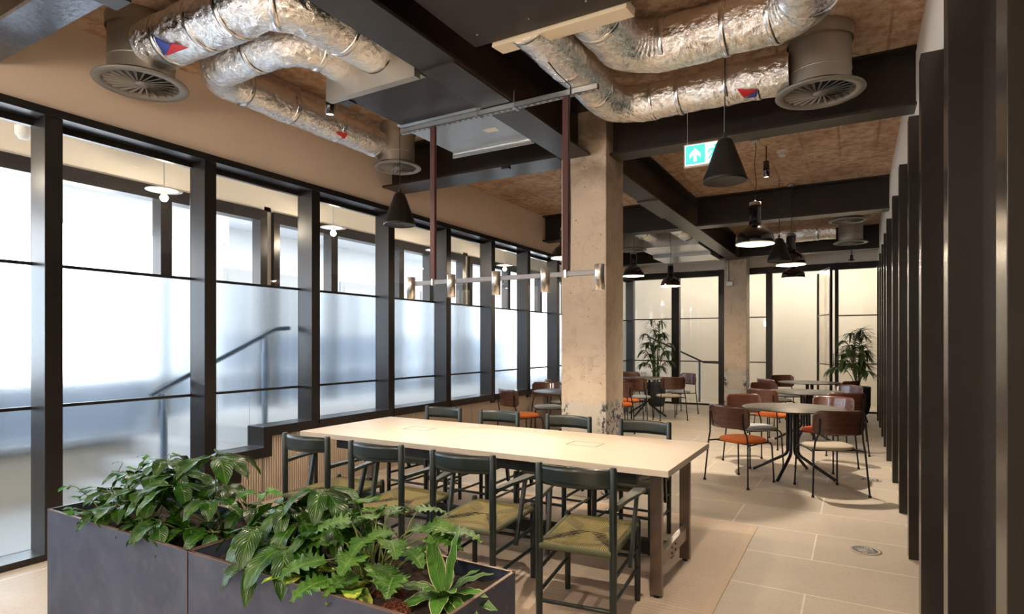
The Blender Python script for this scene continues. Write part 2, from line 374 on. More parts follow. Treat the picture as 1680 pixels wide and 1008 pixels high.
def m_glass(name, rough=0, ior=1.45, trans=.9, tint=(1, 1, 1)):
    m, N, L, B = nt(name); N.remove(B)
    tr = N.new('ShaderNodeBsdfTransparent'); tr.inputs[0].default_value = tuple(tint) + (1,)
    mx = N.new('ShaderNodeMixShader')
    if rough == 0:
        gl = N.new('ShaderNodeBsdfGlossy'); gl.inputs['Roughness'].default_value = .02; lw = N.new('ShaderNodeLayerWeight'); lw.inputs[0].default_value = .5
        pw = N.new('ShaderNodeMath'); pw.operation = 'POWER'; L.new(lw.outputs['Facing'], pw.inputs[0]); pw.inputs[1].default_value = 4
        pm = N.new('ShaderNodeMath'); pm.operation = 'MULTIPLY_ADD'; L.new(pw.outputs[0], pm.inputs[0]); pm.inputs[1].default_value = .45; pm.inputs[2].default_value = .025
        L.new(pm.outputs[0], mx.inputs[0]); L.new(tr.outputs[0], mx.inputs[1]); L.new(gl.outputs[0], mx.inputs[2])
    else:
        co, mp = coords(N, 'Object', (1, 1, 1), L); f = noise(N, L, co, 160, 2)
        gl = N.new('ShaderNodeBsdfGlass'); gl.inputs['Roughness'].default_value = rough; gl.inputs['IOR'].default_value = ior; gl.inputs['Color'].default_value = tuple(tint) + (1,)
        b = N.new('ShaderNodeBump'); L.new(f, b.inputs['Height']); b.inputs['Strength'].default_value = .25; b.inputs['Distance'].default_value = .002; L.new(b.outputs[0], gl.inputs['Normal'])
        mx.inputs[0].default_value = trans; L.new(tr.outputs[0], mx.inputs[1]); L.new(gl.outputs[0], mx.inputs[2])
    L.new(mx.outputs[0], N['Material Output'].inputs[0]); return m
M['glass'] = m_glass('clear_glass')
M['frost'] = m_glass('frosted_glass', .22, 1.22, .82, (.93, .97, 1.0))
M['frostw'] = m_glass('lightly_frosted_glass', .12, 1.2, .8, (1, .98, .94))

# ------------------------------------------------------------------ room shell
CZ = 3.68; XL = -4.72; XR = .40; YB = 14.25
def struct(name, mb, m, **k): return tag(mb.build(name, m, **k), kind='structure')
struct('floor', MB().box(-4.95, 2.6, -3.2, YB + .1, -.12, 0), M['floor'])
struct('ceiling', MB().box(-4.95, 2.6, -3.2, YB + .1, CZ, CZ + .2), M['ceiling'])
struct('wall_back', MB().box(-5.0, 2.6, -3.3, -3.2, 0, CZ), M['white'])
struct('wall_left', MB().box(-4.95, XL, -3.2, YB, 3.045, CZ), M['plaster'])
struct('wall_right', MB().box(XR, XR + .12, .3, YB, 3.0, CZ), M['white'])
struct('wall_right_panelling', MB().box(XR, XR + .12, .3, YB, 0, 3.0), M['fin'])
struct('wall_side', MB().box(2.48, 2.6, -3.2, .3, 0, CZ).box(XR + .12, 2.6, .3, .42, 0, CZ), M['white'])
struct('wall_far', MB().box(-4.95, XR + .12, YB - .05, YB + .1, 3.14, CZ), M['white'])
struct('trim_1', MB().box(-4.95, -4.68, -3.2, YB, 2.995, 3.05), M['frame'])
# sandy screed bay under the long table with its paler border strip
struct('floor_bay', MB().box(-4.3, -.72, 2.2, 5.0, -.02, .004), M['screed'])
struct('trim_2', MB().box(-.72, -.665, 2.2, 5.06, -.02, .005).box(-4.3, -.72, 5.0, 5.06, -.02, .005), mat('screed_border', (.55, .43, .32), .65, 0, 30, .1))

# ---- left window wall
MY = [1.861 + 1.128 * (k - 2) for k in range(13)]     # mullion near edges
def sill_z(y):
    return 0.69 if y > 3.58 else (.50 if y > 3.26 else (.315 if y > 3.10 else .03))
for i, y in enumerate(MY):
    y0 = y; y1 = y + .105; yn = min(y + 1.128, YB - .02)
    W = tag(bpy.data.objects.new('window_%d' % (i + 1), None), kind='structure'); COL.objects.link(W); W.location = (-4.8, y, 0)
    lo = .0 if y < 3.5 else sill_z(y + .1) - .13
    b = MB().box(-4.91, -4.70, y0, y1, lo, 2.995)
    b.box(-4.915, -4.87, y1, yn, 2.955, 2.995)
    b.build('frame', M['frame'], W, bevel=.003)
    if y < 3 and not (i == 3):
        MB().box(-4.93, -4.70, y1, yn, .0, .045).build('sill', M['frame'], W); pan = [(y1, yn, .045)]
    elif i == 3:
        s = MB().prism([(3.09, .225), (3.325, .225), (3.325, .41), (3.645, .41), (3.645, .60), (yn + .02, .60), (yn + .02, .69), (3.555, .69), (3.555, .50), (3.235, .50), (3.235, .315), (3.09, .315)], 'x', -4.93, -4.69)
        s.build('sill', M['frame'], W, bevel=.003)
        pan = [(y1, 3.235, .315), (3.235, 3.555, .50), (3.555, yn, .69)]
    else:
        MB().box(-4.93, -4.69, y1 - .01, yn + .01, .60, .69).build('sill', M['frame'], W, bevel=.003); pan = [(y1, yn, .69)]
    t = MB().box(-4.915, -4.885, y1, yn, 2.0, 2.022); t.build('transom', M['frame'], W)
    MB().box(-4.915, -4.885, y1, yn, 1.008, 1.030).build('transom', M['frame'], W)
    MB().box(-4.904, -4.896, y1, yn, 2.022, 2.955).build('pane', M['glass'], W)
    MB().box(-4.905, -4.895, y1, yn, 1.030, 2.0).build('pane', M['frost'], W)
    b = MB()
    for a0, a1, z in pan: b.box(-4.905, -4.895, a0, a1, z, 1.008)
    b.build('pane', M['frost'], W)
# fluted dado under the sills
def fluted(yA, yB, z1):
    b = MB(); y = yA; p = .026
    while y < yB - 1e-4:
        e = min(y + p, yB)
        b.box(-4.74, -4.722, y, y + .018, 0, z1); y += p
    b.box(-4.90, -4.738, yA, yB, 0, z1); return b
b = fluted(3.09, 3.24, .225); c = fluted(3.24, 3.56, .41); d = fluted(3.56, YB - .06, .60)
for q in (c, d): b.add(q.v, q.f)
struct('wall_dado', b, M['flute'])
# ---- far window wall
xs = [(-4.93, -4.74), (-3.79, -3.61), (-2.71, -2.58), (-1.70, -1.57), (-.705, -.66), (-.36, -.29)]
W = None; n0 = len(MY)
bays = [(-4.74, -3.79), (-3.61, -2.71), (-2.58, -1.70), (-1.57, -.705), (-.66, -.36), (-.29, .40)]
for k, (a, c) in enumerate(bays):
    if k == 3 or k == 4: continue
    W = tag(bpy.data.objects.new('window_%d' % (n0 + 1 + k), None), kind='structure'); COL.objects.link(W); W.location = ((a + c) / 2, YB, 0)
    b = MB().box(xs[k][0], xs[k][1], YB - .10, YB + .05, 0, 3.0); b.box(a, c, YB - .06, YB + .05, 3.0, 3.14).box(a, c, YB - .03, YB + .03, 0, .04)
    b.box(xs[k][0], xs[k][1], YB - .10, YB + .05, 3.0, 3.14)
    b.build('frame', M['frame'], W)
    for z in (1.01, 2.02): MB().box(a, c, YB - .015, YB + .015, z, z + .025).build('transom', M['frame'], W)
    g = MB().box(a, c, YB - .005, YB + .005, .04, 3.0); g.build('pane', M['glass'], W)
D = tag(bpy.data.objects.new('door_1', None), kind='structure'); COL.objects.link(D); D.location = (-.69, YB, 0)
MB().box(-1.70, -1.57, YB - .10, YB + .05, 0, 3.14).box(-1.57, -.30, YB - .06, YB + .05, 3.0, 3.14).box(-.355, -.295, YB - .06, YB + .05, 0, 3.0).box(-.67, -.655, YB - .02, YB + .02, 0, 3.0).build('frame', M['frame'], D)
p0 = Vector((-.68, YB - .04)); p1 = Vector((-.40, 13.35)); dv = (p1 - p0)
def leafbar(b, t0, t1, z0, z1, th=.045):
    q0 = p0 + dv * t0; q1 = p0 + dv * t1; zc = (z0 + z1) / 2
    b.bar((q0.x, q0.y, zc), (q1.x, q1.y, zc), th, z1 - z0); return b
L_ = leafbar(MB(), 0, .05, .02, 2.98); leafbar(L_, .94, 1, .02, 2.98); leafbar(L_, .05, .94, 2.93, 2.98); leafbar(L_, .05, .94, .02, .1)
lf = L_.build('door_leaf', M['frame'], D)
for z in (1.01, 2.02): leafbar(MB(), .05, .94, z, z + .022, .03).build('transom', M['frame'], lf, world=True)
leafbar(MB(), .05, .94, .1, 2.93, .008).build('pane', M['frostw'], lf)
q = p0 + dv * .88
MB().tube([(q.x + .05, q.y, .95), (q.x + .07, q.y - .02, 1.05), (q.x + .07, q.y - .02, 1.25)], .01, 10).build('handle', M['alu'], lf)

# ---- spaces beyond: stair corridor on the left, lobby at the far end
struct('floor_corridor', MB().box(-6.6, -4.95, -3.2, 2.7, -.12, 0).box(-6.6, -4.95, 3.9, 16, -.12, .66), M['terr'])
st = MB()
for k in range(4): st.box(-6.45, -4.95, 2.7 + .3 * k, 3.9, 0, .165 * (k + 1))
struct('stair_steps', st, M['terr'])
struct('ceiling_corridor', MB().box(-6.62, -4.95, -3.2, 16, 3.62, 3.8), M['white'])
ow = MB().box(-6.62, -6.5, -3.2, 16, 3.14, 3.62).box(-6.62, -6.5, 4.93, 5.03, 0, 3.2).box(-6.62, -6.5, 9.35, 9.5, 0, 3.2).box(-6.62, -6.5, -3.2, -1.7, 0, 3.2).box(-6.62, -6.5, -1.7, 16, -.1, .45)
struct('wall_corridor', ow, mat('pale_cream_corridor_plaster', (.74, .69, .60), .85, 0, 3, .05))
of = MB()
for a, c, ms in ((-1.7, 4.93, (.1, 1.8, 3.66)), (5.03, 9.35, (6.05, 7.5, 8.3)), (9.5, 14.0, (11.0, 12.5))):
    of.box(-6.60, -6.44, a, c, 3.0, 3.14).box(-6.6, -6.44, a, a + .09, .45, 3.0).box(-6.6, -6.44, c - .1, c, .45, 3.0).box(-6.6, -6.44, a, c, .45, .53)
    for q in ms: of.box(-6.6, -6.44, q - .06, q + .06, .53, 3.0)
struct('trim_3', of, M['frame'])
struct('wall_lobby', MB().box(-7, 2.6, 15.9, 16.0, 0, 3.8).box(-7, -6.62, 14, 16, 0, 3.8), M['blind'])
struct('floor_lobby', MB().box(-4.95, 2.6, YB + .1, 15.9, -.12, 0), M['floor'])
struct('ceiling_lobby', MB().box(-4.95, 2.6, YB + .1, 16, 3.3, 3.5), M['white'])
struct('wall_lobby_side', MB().box(.52, .6, YB + .1, 15.9, 0, 3.3), M['blind'])
# handrail behind the frosted glass
R = thing('stair_handrail', 'blue-grey metal stair handrail rising behind the frosted left glazing', 'handrail', (-5.02, 2.83, 0))
MB().tube([(-5.02, 2.72, 1.03), (-5.02, 2.78, 1.06), (-5.02, 3.9, 1.585), (-5.02, 3.96, 1.605), (-5.02, 4.1, 1.615)], .022, 12).build('rail', M['railgrey'], R)
for y, z0, z1 in ((2.83, .17, 1.04), (3.81, .66, 1.52)):
    MB().tube([(-5.02, y, z0), (-5.02, y, z1)], [.02, .02], 12).tube([(-5.02, y, z0), (-5.02, y, z1 - .14)], .027, 12).build('post', M['railgrey'], R)
R = thing('stair_handrail', 'dark handrail seen through the far glazing beside the tall palm', 'handrail', (-4.0, 14.9, 0))
MB().tube([(-4.6, 14.9, 1.62), (-3.85, 14.9, 1.28), (-3.2, 14.9, .98), (-2.7, 14.9, .96)], .02, 10).build('rail', M['black'], R)
for x, z in ((-4.45, 1.5), (-3.3, 1.0)): MB().tube([(x, 14.9, 0), (x, 14.9, z)], .025, 10).build('post', M['railgrey'], R)
# corridor conduit and pendants
cd = MB().tube([(-5.9, -2, 3.30), (-5.9, 13.8, 3.30)], .012, 8).tube([(-5.86, -2, 3.33), (-5.86, 13.8, 3.33)], .009, 8)
tag(cd.build('conduit_pipe', M['galv']), 'pair of thin grey conduit pipes running above the corridor pendants', 'conduit')
P0 = thing('corridor_pendant', 'a', 'pendant lamp', (-5.9, 3.33, 2.975), group='white disc pendants in the stair corridor')
b = MB().lathe([(.0, .012), (.04, .012), (.16, -.002), (.165, -.006), (.04, .0), (.0, .0)], 28); b.build('lamp_shade', M['plastic'], P0, world=False)
MB().tube([(0, 0, .0), (0, 0, .33)], .006, 8).build('rod', M['galv'], P0, world=False)
MB().cyl(0, 0, -.035, 0, .022, 14).build('socket', M['galv'], P0, world=False)
MB().lathe([(0.0, -.115), (.022, -.11), (.038, -.085), (.038, -.07), (.022, -.045), (.015, -.03)], 18).build('bulb', M['bulb'], P0, world=False)
for k, (y, lb) in enumerate(((3.33, 'white disc pendant with glowing bulb seen through the second full window pane'), (5.52, 'white disc pendant with glowing bulb behind the fourth window, left of the cone pendant'),
        (7.7, 'white disc pendant partly hidden behind the left maroon suspension rod'), (9.9, 'white disc pendant with glowing bulb farthest along the stair corridor'), (1.13, 'white disc pendant with glowing bulb nearest the camera beyond the left windows'))):
    if k == 0: P0['label'] = lb
    else: dup(P0, (-5.9, y, 2.975), 0, lb)
    lamp('corridor_bulb_light', 'POINT', (-5.9, y, 2.83), 11, (1, .86, .66), .04)
D_ = thing('smoke_detector', 'white round detector on the corridor conduit seen through the leftmost glazing', 'smoke detector', (-5.9, 2.19, 3.2))
MB().cyl(-5.9, 2.19, 3.17, 3.24, .06).build('base', M['plastic'], D_); MB().lathe([(.0, 0), (.035, .0), (.05, .03)], 20, (-5.9, 2.19, 3.14)).build('sensor', M['plastic'], D_)
# outdoors beyond the corridor windows
tag(MB().box(-16, -6.62, -12, 18, -.3, -.12).build('pavement', M['ext']), kind='structure')
B_ = thing('grey_building', 'pale grey building with flat soffit standing outside beyond the stair corridor', 'building', (-11, 10, -.12))
MB().box(-13, -10.5, 6.2, 18, -.12, 5.5).build('wall', M['ext'], B_)
MB().box(-11.2, -9.3, 5.8, 18, 3.7, 4.0).build('roof', M['ext'], B_)
for k in range(3):
    f_ = MB().box(-10.52, -10.44, 7.0 + k * 3, 9.0 + k * 3, .8, 2.9).build('window', M['terr'], B_); MB().box(-10.46, -10.43, 7.1 + k * 3, 8.9 + k * 3, .9, 2.8).build('pane', M['terr'], f_)
tag(MB().box(-7.62, -7.5, 2.30, 2.42, -.12, 2.62).build('bollard_post', M['frame']), 'dark square post standing outside beyond the leftmost window', 'post')
B_ = thing('entrance_canopy', 'pale canopy with a thick fascia beam outside the leftmost windows', 'canopy', (-9, 2, -.12))
MB().box(-10.6, -7.7, -4, 5.6, 3.55, 3.75).build('soffit', M['ext'], B_); MB().box(-8.5, -8.2, -4, 5.6, 2.95, 3.55).build('fascia_beam', M['ext'], B_)
for y in (-2.5, 5.2): MB().box(-8.5, -8.2, y, y + .3, -.12, 2.95).build('post', M['ext'], B_)
B_ = thing('garden_wall', 'low blurred grey wall standing outside the stair corridor windows', 'wall', (-9, 3, -.12))
MB().box(-9.2, -9.0, -10, 16, -.12, .95).build('wall', M['extdark'], B_); MB().box(-9.24, -8.96, -10, 16, .95, 1.0).build('coping', M['ext'], B_)
MB().box(-9.4, -9.25, 6.2, 16, -.12, 1.6).build('cladding', M['extdark'], B_)

# ---- columns
def column(x0, x1, y0, y1, label):
    b = MB(); n = 40
    o = tag(MB().box(x0, x1, y0, y1, 0, CZ).build('column', M['concrete'], bevel=.008), label, 'column', kind='structure'); return o
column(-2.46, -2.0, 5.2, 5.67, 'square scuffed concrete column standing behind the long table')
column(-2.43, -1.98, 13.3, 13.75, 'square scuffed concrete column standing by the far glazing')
# ---- steel beams
def ibeam(axis, c, wd, a, b_, z0, z1, label, tf=.022, tw=.03, fm='steel'):
    t = thing('steel_beam', label, 'beam', kind='structure')
    def bx(mb, u0, u1, za, zb, aa=a, bb=b_):
        return mb.box(aa, bb, u0, u1, za, zb) if axis == 'x' else mb.box(u0, u1, aa, bb, za, zb)
    bx(MB(), c - tw / 2, c + tw / 2, z0 + tf, z1 - tf).build('web', M['steel'], t)
    bx(MB(), c - wd / 2, c + wd / 2, z0, z0 + tf).build('flange', M[fm], t)
    bx(MB(), c - wd / 2, c + wd / 2, z1 - tf, z1).build('flange', M['steel'], t)
    return t
BZ = 3.235
t = ibeam('y', -2.30, .285, -3.2, 5.2, BZ, CZ, 'long dark steel beam overhead running from the camera to the near column', fm='steelgrey')
MB().box(-2.43, -2.17, 3.02, 3.75, BZ - .012, BZ).build('splice_plate', M['steelgrey'], t)
t = ibeam('y', -2.22, .25, 5.67, 13.3, BZ, CZ, 'long steel beam overhead running from the near column to the far column', fm='steelgrey')
MB().box(-2.36, -2.08, 7.2, 8.3, BZ - .014, BZ).build('splice_plate', M['steelgrey'], t)
ibeam('x', 5.40, .22, -2.0, XR, BZ, CZ, 'dark cross beam from the near column to the right wall above the exit sign', fm='steelgrey')
ibeam('x', 5.27, .36, -4.66, -2.46, BZ, CZ, 'dark cross beam with shiny flange from left wall to the near column', fm='steelgrey')
ibeam('x', 9.33, .25, -4.72, -2.35, BZ, CZ, 'dark cross beam stub left of the near column, farther down the room')
ibeam('x', 9.33, .25, -2.09, XR, BZ, CZ, 'dark cross beam behind the black dome pendants, halfway down the room', fm='steelgrey')
ibeam('x', 13.1, .25, -4.72, -2.35, BZ, CZ, 'dark cross beam left of the far column above the glazing', fm='steelgrey')
ibeam('x', 13.1, .25, -2.09, XR, BZ, CZ, 'dark cross beam right of the far column above the open door')
t = ibeam('x', 1.50, .205, -4.72, -2.45, BZ, CZ, 'bluish steel cross beam at the top left corner of the room', fm='bluesteel')
MB().box(-3.3, -3.16, 1.4, 1.62, BZ - .05, BZ).build('clamp', M['steel'], t)
tag(MB().box(-3.06, -2.98, 5.07, 5.12, BZ - .03, BZ).build('beam_clamp', M['black']), 'small black clamp gripping the shiny flange of the left cross beam', 'clamp')

# ---- right-hand fins
fins = [(1.66, .288), (2.70, .298), (3.79, .304), (4.81, .317), (6.07, .332), (7.33, .342), (8.65, .342), (9.80, .355), (10.86, .362), (11.95, .365), (13.0, .365)]
ords = ['nearest', 'second', 'third', 'fourth', 'fifth', 'sixth', 'seventh', 'eighth', 'ninth', 'tenth', 'farthest']
for i, (y, x) in enumerate(fins):
    o = MB().box(x, XR + .01, y, y + .115, 0, 3.0).build('vertical_fin', M['fin'], bevel=.002)
    tag(o, ('%s' % ords[i]) + (' dark vertical fin from the camera on the right wall' if i not in (0, 10) else ' dark vertical fin on the right wall'), 'wall fin', 'dark fins in a row along the right wall')
# panel joint in the foreground panelling
# floor drains
def drain(x, y, r, label):
    t = thing('floor_grille', label, 'floor outlet', (x, y, 0), group='round floor outlets along the right wall')
    MB().lathe([(r, .0), (r, .004), (r * .78, .005), (r * .78, .001)], 36).build('rim', mat('pale_rim', (.40, .34, .27), .5), t, world=False)
    b = MB()
    for k in range(24):
        a = 2 * pi * k / 24
        b.bar((r * .22 * cos(a), r * .22 * sin(a), .003), (r * .74 * cos(a + .35), r * .74 * sin(a + .35), .003), .006, .004)
    b.lathe([(r * .2, .004), (0, .005)], 20).lathe([(r * .5, .002), (r * .5, .006), (r * .54, .006), (r * .54, .002)], 30)
    b.build('grate', M['galv'], t, world=False)
    MB().disc(r * .78, .0012).build('well', M['black'], t, world=False)
drain(.067, 4.86, .10, 'round swirl floor outlet nearest the camera by the dark fins')
drain(.15, 7.38, .10, 'round swirl floor outlet behind the beige-seated chair by the fins')

# ------------------------------------------------------------------ ceiling services
def arc_path(pts, r, n=7):
    pts = [Vector(p) for p in pts]; out = [pts[0]]
    for i in range(1, len(pts) - 1):
        a = (pts[i - 1] - pts[i]).normalized(); b = (pts[i + 1] - pts[i]).normalized()
        for k in range(n + 1):
            t = k / n; th_ = t * pi / 2
            out.append(pts[i] + a * r * (1 - sin(th_)) + b * r * (1 - cos(th_)))
    out.append(pts[-1])
    res = [out[0]]
    for p in out[1:]:
        d = (p - res[-1]).length; m = max(1, int(d / .07))
        for k in range(1, m + 1): res.append(res[-1].lerp(p, 1.0 / (m - k + 1)) if k < m else p)
    return res
def duct(name, pts, r, label, bands=(), stickers=(), er=.24):
    t = thing(name, label, 'duct', pts[0])
    path = arc_path(pts, er); fine = [path[0]]
    for p in path[1:]:
        m = max(1, int((p - fine[-1]).length / .014)); q0 = fine[-1]
        for k in range(1, m + 1): fine.append(q0.lerp(p, k / m))
    mb = MB(); mb.tube(fine, r, 120, True)
    off = Vector((len(path) * 1.7, r * 31, 0))
    def crum(v):
        v = Vector(v); a_ = mnoise.noise(v * 5 + off) * .012; b_ = (abs(mnoise.noise(v * 13 + off)) - .2) * .010; c_ = (abs(mnoise.noise(v * 36 + off * 2)) - .2) * .0045
        return a_ - b_ - c_
    n_ = 120
    for i in range(len(fine)):
        c0 = fine[i]
        for k in range(n_):
            v = Vector(mb.v[i * n_ + k]); mb.v[i * n_ + k] = tuple(v + (v - c0).normalized() * crum(v))
    mb.build('duct_sleeve', M['foil'], t)
    L = len(path)
    for f in bands:
        i = max(1, min(L - 3, int(f * L))); p = path[i]; d = (path[i + 1] - path[i - 1]).normalized() * .028
        MB().tube([p - d * .7, p - d * .6, p + d * .6, p + d * .7], [r * .98, r * 1.03, r * 1.03, r * .98], 36, False).build('tape_band', M['tape'], t)
    return t
dr = {}
def sticker(t, axis, pts, m):
    # small triangular label laid round the underside of an x-running duct: (x, angle below the horizontal on the camera side)
    y0, z0, rr = axis; n = 6; A, B, Cc = pts; vs = []; fs = []
    for i in range(n + 1):
        for j in range(n + 1 - i):
            u, v = i / n, j / n; x = A[0] + (B[0] - A[0]) * u + (Cc[0] - A[0]) * v; an = radians(A[1] + (B[1] - A[1]) * u + (Cc[1] - A[1]) * v)
            vs.append((x, y0 - rr * 1.07 * cos(an), z0 - rr * 1.07 * sin(an)))
    idx = lambda i, j: sum(n + 1 - q for q in range(i)) + j
    for i in range(n):
        for j in range(n - i):
            fs.append((idx(i, j), idx(i + 1, j), idx(i, j + 1)))
            if j < n - i - 1: fs.append((idx(i + 1, j), idx(i + 1, j + 1), idx(i, j + 1)))
    MB().add(vs, fs, True).build('sticker', m, t, solid=.002)
t1 = duct('foil_duct', [(-4.06, 2.23, 3.45), (-2.80, 2.23, 3.45), (-2.80, 3.0, 3.45)], .16, 'large silver foil duct leaving the left drum diffuser at top left', (.12, .3, .42, .62, .85))
sticker(t1, (2.23, 3.45, .16), ((-3.78, 22), (-3.80, 62), (-3.66, 55)), M['blue'])
sticker(t1, (2.23, 3.45, .16), ((-3.80, 64), (-3.56, 66), (-3.66, 46)), M['red'])
t2 = duct('foil_duct', [(-4.12, 4.46, 3.45), (-4.12, 2.62, 3.45), (-3.135, 2.62, 3.45), (-3.135, 3.0, 3.45)], .135, 'long silver foil duct running along the cream wall to the small drum diffuser', (.04, .18, .34, .46, .62, .74, .92))
MB().add([(-4.012, 3.78, 3.348), (-3.99, 3.91, 3.372), (-4.03, 3.90, 3.328)], [(0, 1, 2)]).build('sticker', M['red'], t2, solid=.004)
t3 = duct('foil_duct', [(-.22, 2.9, 3.49), (-.22, 3.98, 3.49), (-1.37, 3.98, 3.49), (-1.37, 3.1, 3.49)], .168, 'large silver foil duct crossing the ceiling above the cone pendant, upper of two', (.05, .3, .42, .52, .62, .9), er=.26)
t4 = duct('foil_duct', [(-.40, 4.66, 3.40), (-1.70, 4.66, 3.40), (-1.70, 3.1, 3.40)], .142, 'silver foil duct from the right drum diffuser, lower of two crossing the ceiling', (.08, .17, .27, .36, .62, .8))
sticker(t4, (4.66, 3.40, .142), ((-.74, 34), (-.70, 66), (-.60, 50)), M['red'])
sticker(t4, (4.66, 3.40, .142), ((-.70, 68), (-.60, 52), (-.62, 72)), M['blue'])
duct('foil_duct', [(-.28, 11.7, 3.42), (-1.9, 11.7, 3.42)], .15, 'silver foil duct beyond the middle cross beam, right side of the far ceiling', (.2, .4, .65, .85))
duct('foil_duct', [(-3.86, 10.9, 3.42), (-4.5, 10.9, 3.42)], .14, 'short silver foil duct at the far left drum diffuser', (.3, .7))
duct('foil_duct', [(-3.3, 9.9, 3.46), (-3.3, 11.0, 3.46)], .13, 'silver foil duct entering the far metal air unit, left one', (.4,))
duct('foil_duct', [(-2.66, 9.9, 3.46), (-2.66, 11.0, 3.46)], .13, 'silver foil duct entering the far metal air unit, right one', (.4,))
def diffuser(x, y, z, r, fr, label, spin=1):
    t = thing('drum_diffuser', label, 'air diffuser', (x, y, z), group='round drum ceiling diffusers')
    MB().lathe([(r, .015), (r, CZ - z)], 40).lathe([(r + .012, CZ - z - .10), (r + .012, CZ - z - .02)], 40).lathe([(r, .14), (r + .004, .145), (r, .15)], 40).build('drum', M['drum'], t, world=False)
    MB().lathe([(r * .98, .02), (fr, .012), (fr + .004, .004), (fr - .004, -.004), (fr * .80, -.001), (fr * .78, .02)], 48).build('flange', M['diff'], t, world=False)
    b = MB(); n = 24; R1 = fr * .80; R0 = fr * .15
    for k in range(n):
        a = 2 * pi * k / n; a2 = a + .38 * spin
        p = Vector((R0 * cos(a), R0 * sin(a), .004)); q = Vector((R1 * cos(a2), R1 * sin(a2), .004)); d = (q - p).normalized(); s = Vector((-d.y, d.x, 0)) * spin
        w0, w1 = .003, R1 * .075
        b.add([p + s * -w0, q + s * -w1 * .5, q + s * w1 * .5 + Vector((0, 0, .012)), p + s * w0 + Vector((0, 0, .004))], [(0, 1, 2, 3)])
    b.build('vanes', M['diff'], t, world=False, solid=.002)
    MB().lathe([(R0, .01), (R0, -.002), (R0 * .3, -.005), (0, -.005)], 28).build('hub', M['diff'], t, world=False)
    MB().disc(fr * .80, .04, 36).build('baffle', M['black'], t, world=False)
    return t
diffuser(-4.22, 2.23, 3.23, .20, .285, 'large drum air diffuser hanging at top left above the second window')
diffuser(-.215, 4.72, 3.23, .20, .285, 'large drum air diffuser at top right in front of the cross beam')
diffuser(-4.02, 4.62, 3.24, .17, .235, 'smaller drum air diffuser above the black cone pendant near the left wall')
diffuser(-.09, 10.7, 3.38, .16, .27, 'shallow round diffuser just beyond the middle cross beam at right')
diffuser(-.06, 12.0, 3.22, .19, .27, 'drum air diffuser farthest away near the open glass door')
diffuser(-3.66, 10.9, 3.22, .17, .26, 'drum air diffuser seen just right of the near column, far left bay')
# hanger rods for ducts
for n_, (x, y) in enumerate(((-3.95, 2.23), (-4.12, 3.1), (-4.12, 3.9))):
    tag(MB().tube([(x, y, 3.5), (x, y, CZ)], .005, 6).build('hanger_rod', M['galv']), ['thin rod holding the large foil duct at the left drum', 'thin rod holding the long wall-side foil duct, nearer one', 'thin rod holding the long wall-side foil duct, farther one'][n_], 'hanger rod', 'duct hanger rods')
# fan coil units
U = thing('air_unit', 'dark brown ceiling air unit overhead with a cream front flange', 'air handling unit', (-1.5, 2.4, 3.3))
MB().box(-2.05, -.98, 1.0, 3.08, 3.31, 3.62).build('casing', M['dark_unit'], U, bevel=.004)
b = MB().prism([(3.10, 3.36), (3.08, 3.285), (3.22, 3.30), (3.235, 3.36)], 'x', -1.93, -1.07); b.build('front_flange', M['creampanel'], U, bevel=.003)
MB().box(-1.93, -1.07, 3.09, 3.2, 3.35, 3.60).build('spigot_plate', M['galv'], U)
bb = MB()
for x in (-1.95, -1.6, -1.25): bb.cyl(x, 2.95, 3.304, 3.311, .006, 8)
bb.build('screws', M['galv'], U)
U = thing('air_unit', 'dark flat ceiling air unit with galvanised plenum left of the main beam', 'air handling unit', (-2.85, 3.4, 3.25))
MB().box(-3.22, -2.46, 3.13, 3.74, 3.25, 3.55).build('casing', M['dark_unit'], U, bevel=.004)
MB().box(-3.28, -2.47, 3.0, 3.06, 3.20, 3.62).box(-3.28, -2.47, 3.06, 3.12, 3.235, 3.26).build('spigot_plate', M['drum'], U)
MB().box(-3.3, -3.2, 3.14, 3.22, 3.24, 3.32).build('junction_box', M['black'], U)
MB().box(-3.30, -2.46, 3.78, 4.62, 3.27, 3.5).build('plenum', M['galv'], U, bevel=.006)
MB().tube([(-3.30, 4.6, 3.262), (-2.46, 4.6, 3.262)], .026, 12).build('rolled_edge', M['galv'], U)
MB().box(-3.35, -2.47, 4.64, 4.66, 3.245, 3.27).build('lip', M['galv'], U)
MB().box(-2.72, -2.60, 4.2, 4.28, 3.266, 3.271).build('data_label', M['plastic'], U)
U = thing('air_unit', 'distant galvanised ceiling air unit in front of the far left glazing', 'air handling unit', (-3.0, 11.6, 3.24))
MB().box(-3.6, -2.45, 11.0, 12.0, 3.26, 3.6).build('casing', M['galv'], U, bevel=.005)
MB().box(-3.6, -2.45, 12.02, 12.9, 3.2, 3.5).build('plenum', M['galv'], U, bevel=.005)
MB().tube([(-3.6, 12.95, 3.22), (-2.45, 12.95, 3.22)], .04, 10).build('rolled_edge', M['galv'], U)
# strut channel
S = thing('strut_channel', 'perforated galvanised strut channel holding the bar lamp straps', 'strut channel', (-2.36, 3.75, 3.2))
b = MB()
x = -3.22
b.box(-3.22, -1.50, 3.729, 3.733, 3.178, 3.222).box(-3.22, -1.50, 3.767, 3.771, 3.178, 3.222).box(-3.22, -1.50, 3.729, 3.771, 3.218, 3.222)
b.box(-3.22, -1.50, 3.729, 3.741, 3.178, 3.182).box(-3.22, -1.50, 3.759, 3.771, 3.178, 3.182)
while x < -1.50:
    b.box(x, min(x + .022, -1.5), 3.741, 3.759, 3.178, 3.181); x += .05
b.build('channel', M['galv'], S)
for x in (-2.46, -2.14): MB().tube([(x, 3.72, 3.175), (x, 3.72, 3.29), (x, 3.73, 3.30)], .005, 6).bar((x, 3.71, 3.176), (x, 3.79, 3.176), .02, .004).build('clamp', M['galv'], S)
